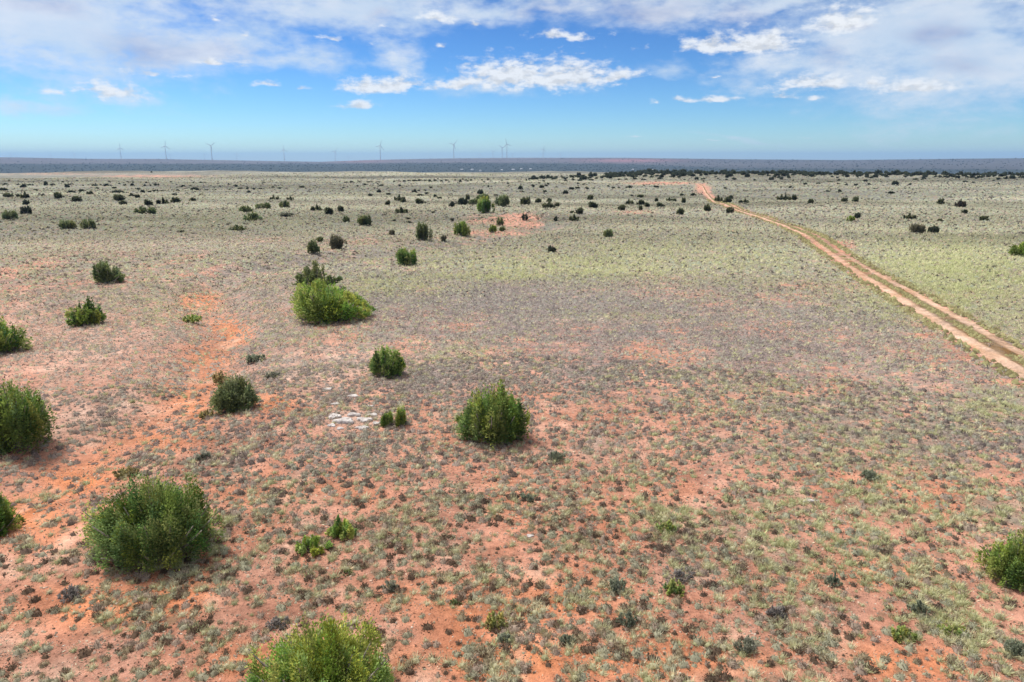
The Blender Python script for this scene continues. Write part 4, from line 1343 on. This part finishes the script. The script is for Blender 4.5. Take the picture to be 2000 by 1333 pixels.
# ------------------------------------------------------------------ single small plants in the foreground
PLANTS = [
    (132, 1178, 52, 34, TWIG, 'dome', 'sagebrush', 'small purple grey sagebrush on red soil left of the widest juniper'),
    (968, 1236, 50, 44, YELLOW, 'dome', 'grass_clump', 'yellow flowering grass clump near the bottom centre'),
    (985, 1262, 46, 26, SAGE, 'cushion', 'sagebrush', 'blue green low sagebrush right under the yellow clump'),
    (1226, 1230, 46, 40, SAGE, 'dome', 'sagebrush', 'blue grey sagebrush with pale top in the lower centre'),
    (1302, 1046, 38, 38, LIMEG, 'dome', 'grass_clump', 'bright green grass clump between low brush right of centre'),
    (1330, 1140, 74, 30, TWIG, 'sparse', 'sagebrush', 'wide dead looking grey twiggy brush below the bright green clump'),
    (497, 714, 56, 28, SAGE, 'cushion', 'sagebrush', 'pale green sagebrush above right of the dark olive juniper'),
    (530, 743, 40, 20, GREYG, 'cushion', 'sagebrush', 'grey green low brush to the right of the pale green sagebrush'),
    (240, 940, 62, 30, OCHREG, 'cushion', 'grass_clump', 'olive brown grass clump at the top left of the widest juniper'),
    (395, 903, 42, 22, GREYG, 'cushion', 'sagebrush', 'grey brush mound above the widest juniper'),
    (428, 758, 32, 40, OCHREG, 'dome', 'grass_clump', 'dry ochre yellow grass against the left side of the dark olive juniper'),
    (400, 822, 30, 26, OCHREG, 'dome', 'grass_clump', 'dry ochre grass below left of the dark olive juniper'),
    (372, 636, 52, 26, LIMEG, 'cushion', 'grass_clump', 'light green grass clump in the red wash'),
    (1704, 944, 40, 30, SAGE, 'dome', 'sagebrush', 'blue green sagebrush on the grass slope right of centre'),
    (1770, 1262, 56, 40, LIMEG, 'dome', 'grass_clump', 'bright yellow green grass clump near the bottom right'),
    (1868, 1250, 74, 28, LIMEG, 'cushion', 'grass_clump', 'wide low yellow green grass clump below the right edge juniper'),
    (1630, 1150, 36, 32, SAGE, 'dome', 'grass_clump', 'pale mint grass clump on red soil left of the right edge juniper'),
    (1800, 1205, 46, 32, SAGE, 'dome', 'grass_clump', 'pale grey green grass clump above the bright yellow green one'),
    (1520, 1215, 46, 36, TWIG, 'dome', 'sagebrush', 'dark grey twiggy sagebrush in the lower right'),
    (1320, 1170, 50, 40, LIMEG, 'dome', 'grass_clump', 'lime grass clump at the foot of the dead looking twiggy brush'),
    (1205, 1165, 54, 36, SAGE, 'cushion', 'sagebrush', 'dark grey green sagebrush mound left of the lime grass clump'),
    (1110, 1265, 46, 26, SAGE, 'cushion', 'sagebrush', 'green grey mound right of the yellow flowering clump'),
    (678, 1126, 26, 14, OLIVE, 'cushion', 'sagebrush', 'tiny olive cushion plant below the two seedlings'),
    (890, 1185, 34, 16, OLIVE, 'cushion', 'sagebrush', 'flat olive cushion plant on orange soil in the lower centre'),
    (1030, 985, 44, 24, SAGE, 'cushion', 'sagebrush', 'dark green grey low brush below the ragged juniper'),
    (1085, 905, 46, 26, SAGE, 'cushion', 'sagebrush', 'blue green brush right of the foot of the ragged juniper'),
    (760, 1160, 46, 26, GREYG, 'cushion', 'sagebrush', 'grey brush right of the tiny olive cushion plant'),
    (1990, 1290, 60, 40, SAGE, 'cushion', 'sagebrush', 'green grey brush in the bottom right corner'),
    (1460, 1285, 60, 40, GREYG, 'cushion', 'sagebrush', 'grey brush mound on the bottom edge right of centre'),
    (540, 1235, 50, 32, TWIG, 'dome', 'sagebrush', 'grey twiggy brush just above the bottom edge juniper on its left'),
]
for i, (px, py, w, h, pal, form, nm, lab) in enumerate(PLANTS):
    x, y, z, t = ground_at(px, py - .15 * h)
    depth = y * CP - (z - CAM_H) * SP
    mpp = depth / F
    Wd, Hd = w * mpp, h * mpp * (.62 if h / w < .65 else .8)
    root = make_shrub(nm, Wd, Hd, Wd * .9, pal, mpp * (3.6 if nm == 'sagebrush' else 5.0), (1.0 if form == 'sparse' else 1.5), form, 900 + i, nl=24, spiky=.5, trunk=nm == 'sagebrush')
    root.location = (x, y + Wd * .2, z - .02)
    for ch in root.children:
        if ch.name.startswith('foliage') and nm == 'grass_clump':
            ch.name = 'blades'
    tag(root, lab, 'grass' if nm == 'grass_clump' else 'sagebrush')

# ------------------------------------------------------------------ white rock outcrop
ROCKS = [(652, 815, 26, 16, 'white rock at the left end of the outcrop'), (672, 825, 42, 14, 'widest flat white rock in the outcrop'), (712, 822, 34, 10, 'flat white rock right of the widest one in the outcrop'),
         (690, 812, 30, 8, 'thin white slab at the back of the outcrop'), (648, 832, 16, 9, 'small white rock below the left end of the outcrop'), (728, 812, 22, 7, 'thin pale slab at the right back of the outcrop'),
         (708, 838, 26, 10, 'pinkish pale rock at the front of the outcrop'), (735, 828, 16, 8, 'small pale rock at the right end of the outcrop, nearest the two lobed shrub'),
         (664, 838, 14, 7, 'small stone in front of the widest flat rock'), (690, 775, 22, 8, 'pale slab by itself above the outcrop'), (655, 790, 18, 7, 'small pale slab above the left end of the outcrop'),
         (640, 762, 18, 7, 'pale stone farthest up the slope above the outcrop'), (722, 795, 16, 6, 'narrow pale stone between the outcrop and the round juniper'),
         (1582, 982, 34, 7, 'lone narrow white stone among the brush right of centre'), (1035, 1048, 14, 9, 'small bright white stone on the soil below the ragged juniper')]


def rock_mesh(R, w, d, h):
    import bmesh
    bm = bmesh.new()
    bmesh.ops.create_icosphere(bm, subdivisions=3, radius=1)
    ph = [R.uniform(0, 6) for _ in range(6)]
    for v in bm.verts:
        p = v.co
        ang = math.atan2(p.y, p.x)
        k = 1 + .22 * math.sin(3 * ang + ph[0]) + .09 * math.sin(5 * ang + ph[1]) + R.uniform(-.03, .03)
        z = max(-.6, min(.55 + .12 * math.sin(2.5 * p.x + ph[2]), p.z))
        v.co = (p.x * k * w * .5, p.y * k * d * .5, z * h)
    me = bpy.data.meshes.new('rock')
    bm.to_mesh(me)
    bm.free()
    return me


R5 = random.Random(3)
for px, py, w, h, lab in ROCKS:
    x, y, z, t = ground_at(px, py)
    mpp = (y * CP - (z - CAM_H) * SP) / F
    sn = CAM_H / t
    o = link('limestone_rock', rock_mesh(R5, w * mpp * .95, h * mpp / sn * .68, .24 * w * mpp), M_ROCK)
    o.location = (x, y, z + .01)
    o.rotation_euler = (R5.uniform(-.05, .05), R5.uniform(-.05, .05), R5.uniform(-.3, .3))
    tag(o, lab, 'rock', 'white limestone rocks')

# ------------------------------------------------------------------ wind turbines
HUB = 95.0
TURB = [(742, 285.5, 'dark wind turbine with nearly vertical blades, alone between two gaps on the ridge', .15), (886, 283, 'tall wind turbine left of the close pair, its blades in a wide Y', .35), (990, 282.5, 'taller one of the close pair of wind turbines above the ridge', .9),
        (981, 289.5, 'shorter one of the close pair of wind turbines, on the left', .55), (1061, 292, 'wind turbine right of the close pair, about medium tall', .2), (234, 290, 'leftmost clearly visible wind turbine', .0),
        (322, 286, 'second clear wind turbine from the left, dark head on a thin tower', .05), (411.5, 285.5, 'third clear wind turbine from the left with blades spread', .45), (554, 293, 'thin tower wind turbine standing alone between the left and central groups', .0),
        (654, 297, 'small pale wind turbine left of the dark lone one', .3), (937, 301, 'tiny wind turbine between the wide Y turbine and the close pair', .1), (963, 297, 'faint thin wind turbine just left of the close pair', .6),
        (1001, 302, 'tiny wind turbine just right of the close pair', .4), (1094, 301, 'faint small wind turbine at the right end of the row', .3), (841, 305.5, 'tiny wind turbine left of the wide Y turbine', .8), (680, 306, 'barely visible wind turbine right of the small pale one', .2),
        (332, 302.5, 'tiny wind turbine right beside the second clear one', .5), (399, 302.5, 'tiny wind turbine left beside the third clear one', .7), (462, 301, 'small wind turbine halfway between the third clear one and the thin tower one', .1),
        (145, 301, 'tiny pale wind turbine left of the leftmost clear one', .6), (98, 303, 'faint white wind turbine second from the left edge', .2), (21, 302.5, 'faint white wind turbine nearest the left edge', .9), (166, 305, 'barely showing white wind turbine beyond the left part of the ridge', .4)]


def blade_mesh(L=42.0):
    V, Q = [], []
    st = [(0, 1.1, 1.1, 0), (.08, 1.6, .9, .2), (.2, 2.1, .6, .25), (.5, 1.4, .35, .12), (.8, .85, .2, .04), (1.0, .25, .08, 0)]
    for t, ch, th, tw in st:
        for k in range(8):
            a = 2 * math.pi * k / 8
            x, y = math.cos(a) * ch, math.sin(a) * th
            V.append((x * math.cos(tw) - y * math.sin(tw), x * math.sin(tw) + y * math.cos(tw), 1.2 + t * L))
    for i in range(len(st) - 1):
        for k in range(8):
            Q += [i * 8 + k, i * 8 + (k + 1) % 8, (i + 1) * 8 + (k + 1) % 8, (i + 1) * 8 + k]
    return new_mesh('blade', np.array(V), Q, 4, None, True)


def lathe(prof, k=16):
    V, Q = [], []
    for z, r in prof:
        for j in range(k):
            a = 2 * math.pi * j / k
            V.append((math.cos(a) * r, math.sin(a) * r, z))
    for i in range(len(prof) - 1):
        for j in range(k):
            Q += [i * k + j, i * k + (j + 1) % k, (i + 1) * k + (j + 1) % k, (i + 1) * k + j]
    return np.array(V), Q


tv, tq = lathe([(-8, 2.9), (0, 2.8), (30, 2.4), (60, 2.0), (HUB, 1.6), (HUB + .3, .01)])
ME_T = new_mesh('tower', tv, tq, 4, None, True)
nv, nq = lathe([(-5.5, .1), (-5.4, 1.5), (-4, 2.0), (3.4, 2.1), (4.4, 1.5), (4.5, .1)])
nv = np.stack([nv[:, 0], nv[:, 2] + 1.0, nv[:, 1] * .95 + HUB + 1.8], 1)
ME_N = new_mesh('nacelle', nv, nq, 4, None, True)
hv, hq = lathe([(0, 1.6), (-1.4, 1.5), (-2.4, 1.0), (-2.9, .05)])
hv = np.stack([hv[:, 0], hv[:, 2], hv[:, 1]], 1)
ME_R = new_mesh('rotor', hv, hq, 4, None, True)
ME_B = blade_mesh()
for mm in (ME_T, ME_N, ME_R, ME_B):
    mm.materials.append(M_TOWER)


def child(name, me, parent, loc=(0, 0, 0), rot=(0, 0, 0)):
    o = bpy.data.objects.new(name, me)
    COL.objects.link(o)
    o.parent = parent
    o.location = loc
    o.rotation_euler = rot
    return o


for px, hy, lab, ph in TURB:
    d = ray(px, hy)
    az_ = math.atan2(d[0], d[1])
    best = None
    for D in np.arange(4550, 17500, 10.0):
        x, y = math.sin(az_) * D, math.cos(az_) * D
        z = float(terrain(x, y))
        ix, iy = project(x, y, z + HUB)
        if best is None or abs(iy - hy) < best[0]:
            best = (abs(iy - hy), x, y, z)
    _, x, y, z = best
    root = empty('wind_turbine', (x, y, z), -az_ + (0.35 if ph < .5 else -.25))
    tag(root, lab, 'wind turbine', 'wind turbines along the ridge')
    child('tower', ME_T, root)
    child('nacelle', ME_N, root)
    rt = child('rotor', ME_R, root, (0, -4.6, HUB + 1.8))
    for k in range(3):
        child('blade', ME_B, rt, (0, -1.2, 0), (0, ph * 2.09 + k * 2 * math.pi / 3, 0))

# ------------------------------------------------------------------ pale buildings on the far flat
import bmesh


def house(px, py, wpx, lab, idx):
    x, y, z, t = ground_at(px, py)
    R = random.Random(idx)
    Wd = wpx * t / F
    Dp, Hh = Wd * .6, max(4.0, Wd * .32)
    root = empty('house', (x, y, z - .3), R.uniform(-.4, .4))
    bm = bmesh.new()
    bmesh.ops.create_cube(bm, size=1)
    for v in bm.verts:
        v.co = (v.co.x * Wd, v.co.y * Dp, (v.co.z + .5) * Hh)
    me = bpy.data.meshes.new('wall')
    bm.to_mesh(me)
    bm.free()
    link('wall', me, M_WALL, root)
    o = .5
    rv = [(-Wd / 2 - o, -Dp / 2 - o, Hh - .1), (Wd / 2 + o, -Dp / 2 - o, Hh - .1), (Wd / 2 + o, Dp / 2 + o, Hh - .1), (-Wd / 2 - o, Dp / 2 + o, Hh - .1), (-Wd / 2 - o, 0, Hh * 1.45), (Wd / 2 + o, 0, Hh * 1.45)]
    rf = [(0, 1, 5, 4), (2, 3, 4, 5), (0, 4, 3), (1, 2, 5), (0, 3, 2, 1)]
    me = bpy.data.meshes.new('roof')
    me.from_pydata(rv, [], rf)
    link('roof', me, M_ROOF, root)
    for sx in (-.28, .28):
        bm = bmesh.new()
        bmesh.ops.create_cube(bm, size=1)
        for v in bm.verts:
            v.co = (v.co.x * Wd * .14 + sx * Wd, v.co.y * .2 - Dp / 2, v.co.z * Hh * .3 + Hh * .55)
        me = bpy.data.meshes.new('window')
        bm.to_mesh(me)
        bm.free()
        link('window', me, M_PANE, root)
    tag(root, lab, 'house', 'pale buildings at the foot of the ridge')


HOUSES = [(902, 333, 4.5, 'white building speck at the left end of the row below the ridge'), (922, 333, 5, 'larger white building speck, second from left below the ridge'), (938, 335, 3.5, 'small pale building speck just right of the larger white one'),
          (980, 334, 3.5, 'lone pale building speck in the gap of the row below the ridge'), (1002, 333, 5.5, 'brightest white building speck under the close pair of turbines'), (1018, 332, 4, 'white building speck right of the brightest one'),
          (1036, 332, 4.5, 'long white building speck nearest under the medium turbine'), (1236, 333, 4, 'pale building speck above the juniper belt, left one of two'), (1274, 334, 4, 'pale building speck above the juniper belt, right one of two')]
for i, (a, b, c, lab) in enumerate(HOUSES):
    house(a, b, c, lab, i)

# ------------------------------------------------------------------ haze
def build_haze():
    bm = bmesh.new()
    bmesh.ops.create_cube(bm, size=1)
    R_ = 20400.0
    zs = [-130.0, 185.0]
    for v in bm.verts:
        v.co = (v.co.x * 2 * R_, v.co.y * 2 * R_, zs[0] if v.co.z < 0 else zs[1])
    me = bpy.data.meshes.new('haze')
    bm.to_mesh(me)
    bm.free()
    m, N, out = material('air')
    v = N.n('ShaderNodeVolumePrincipled')
    v.inputs['Color'].default_value = (.38, .62, .96, 1)
    v.inputs['Density'].default_value = 8.5e-5
    v.inputs['Anisotropy'].default_value = .1
    N.t.links.new(v.outputs[0], out.inputs['Volume'])
    o = link('haze', me, m)
    tag(o, 'thin blue haze over the far plain and ridge', 'haze', kind='stuff')


build_haze()
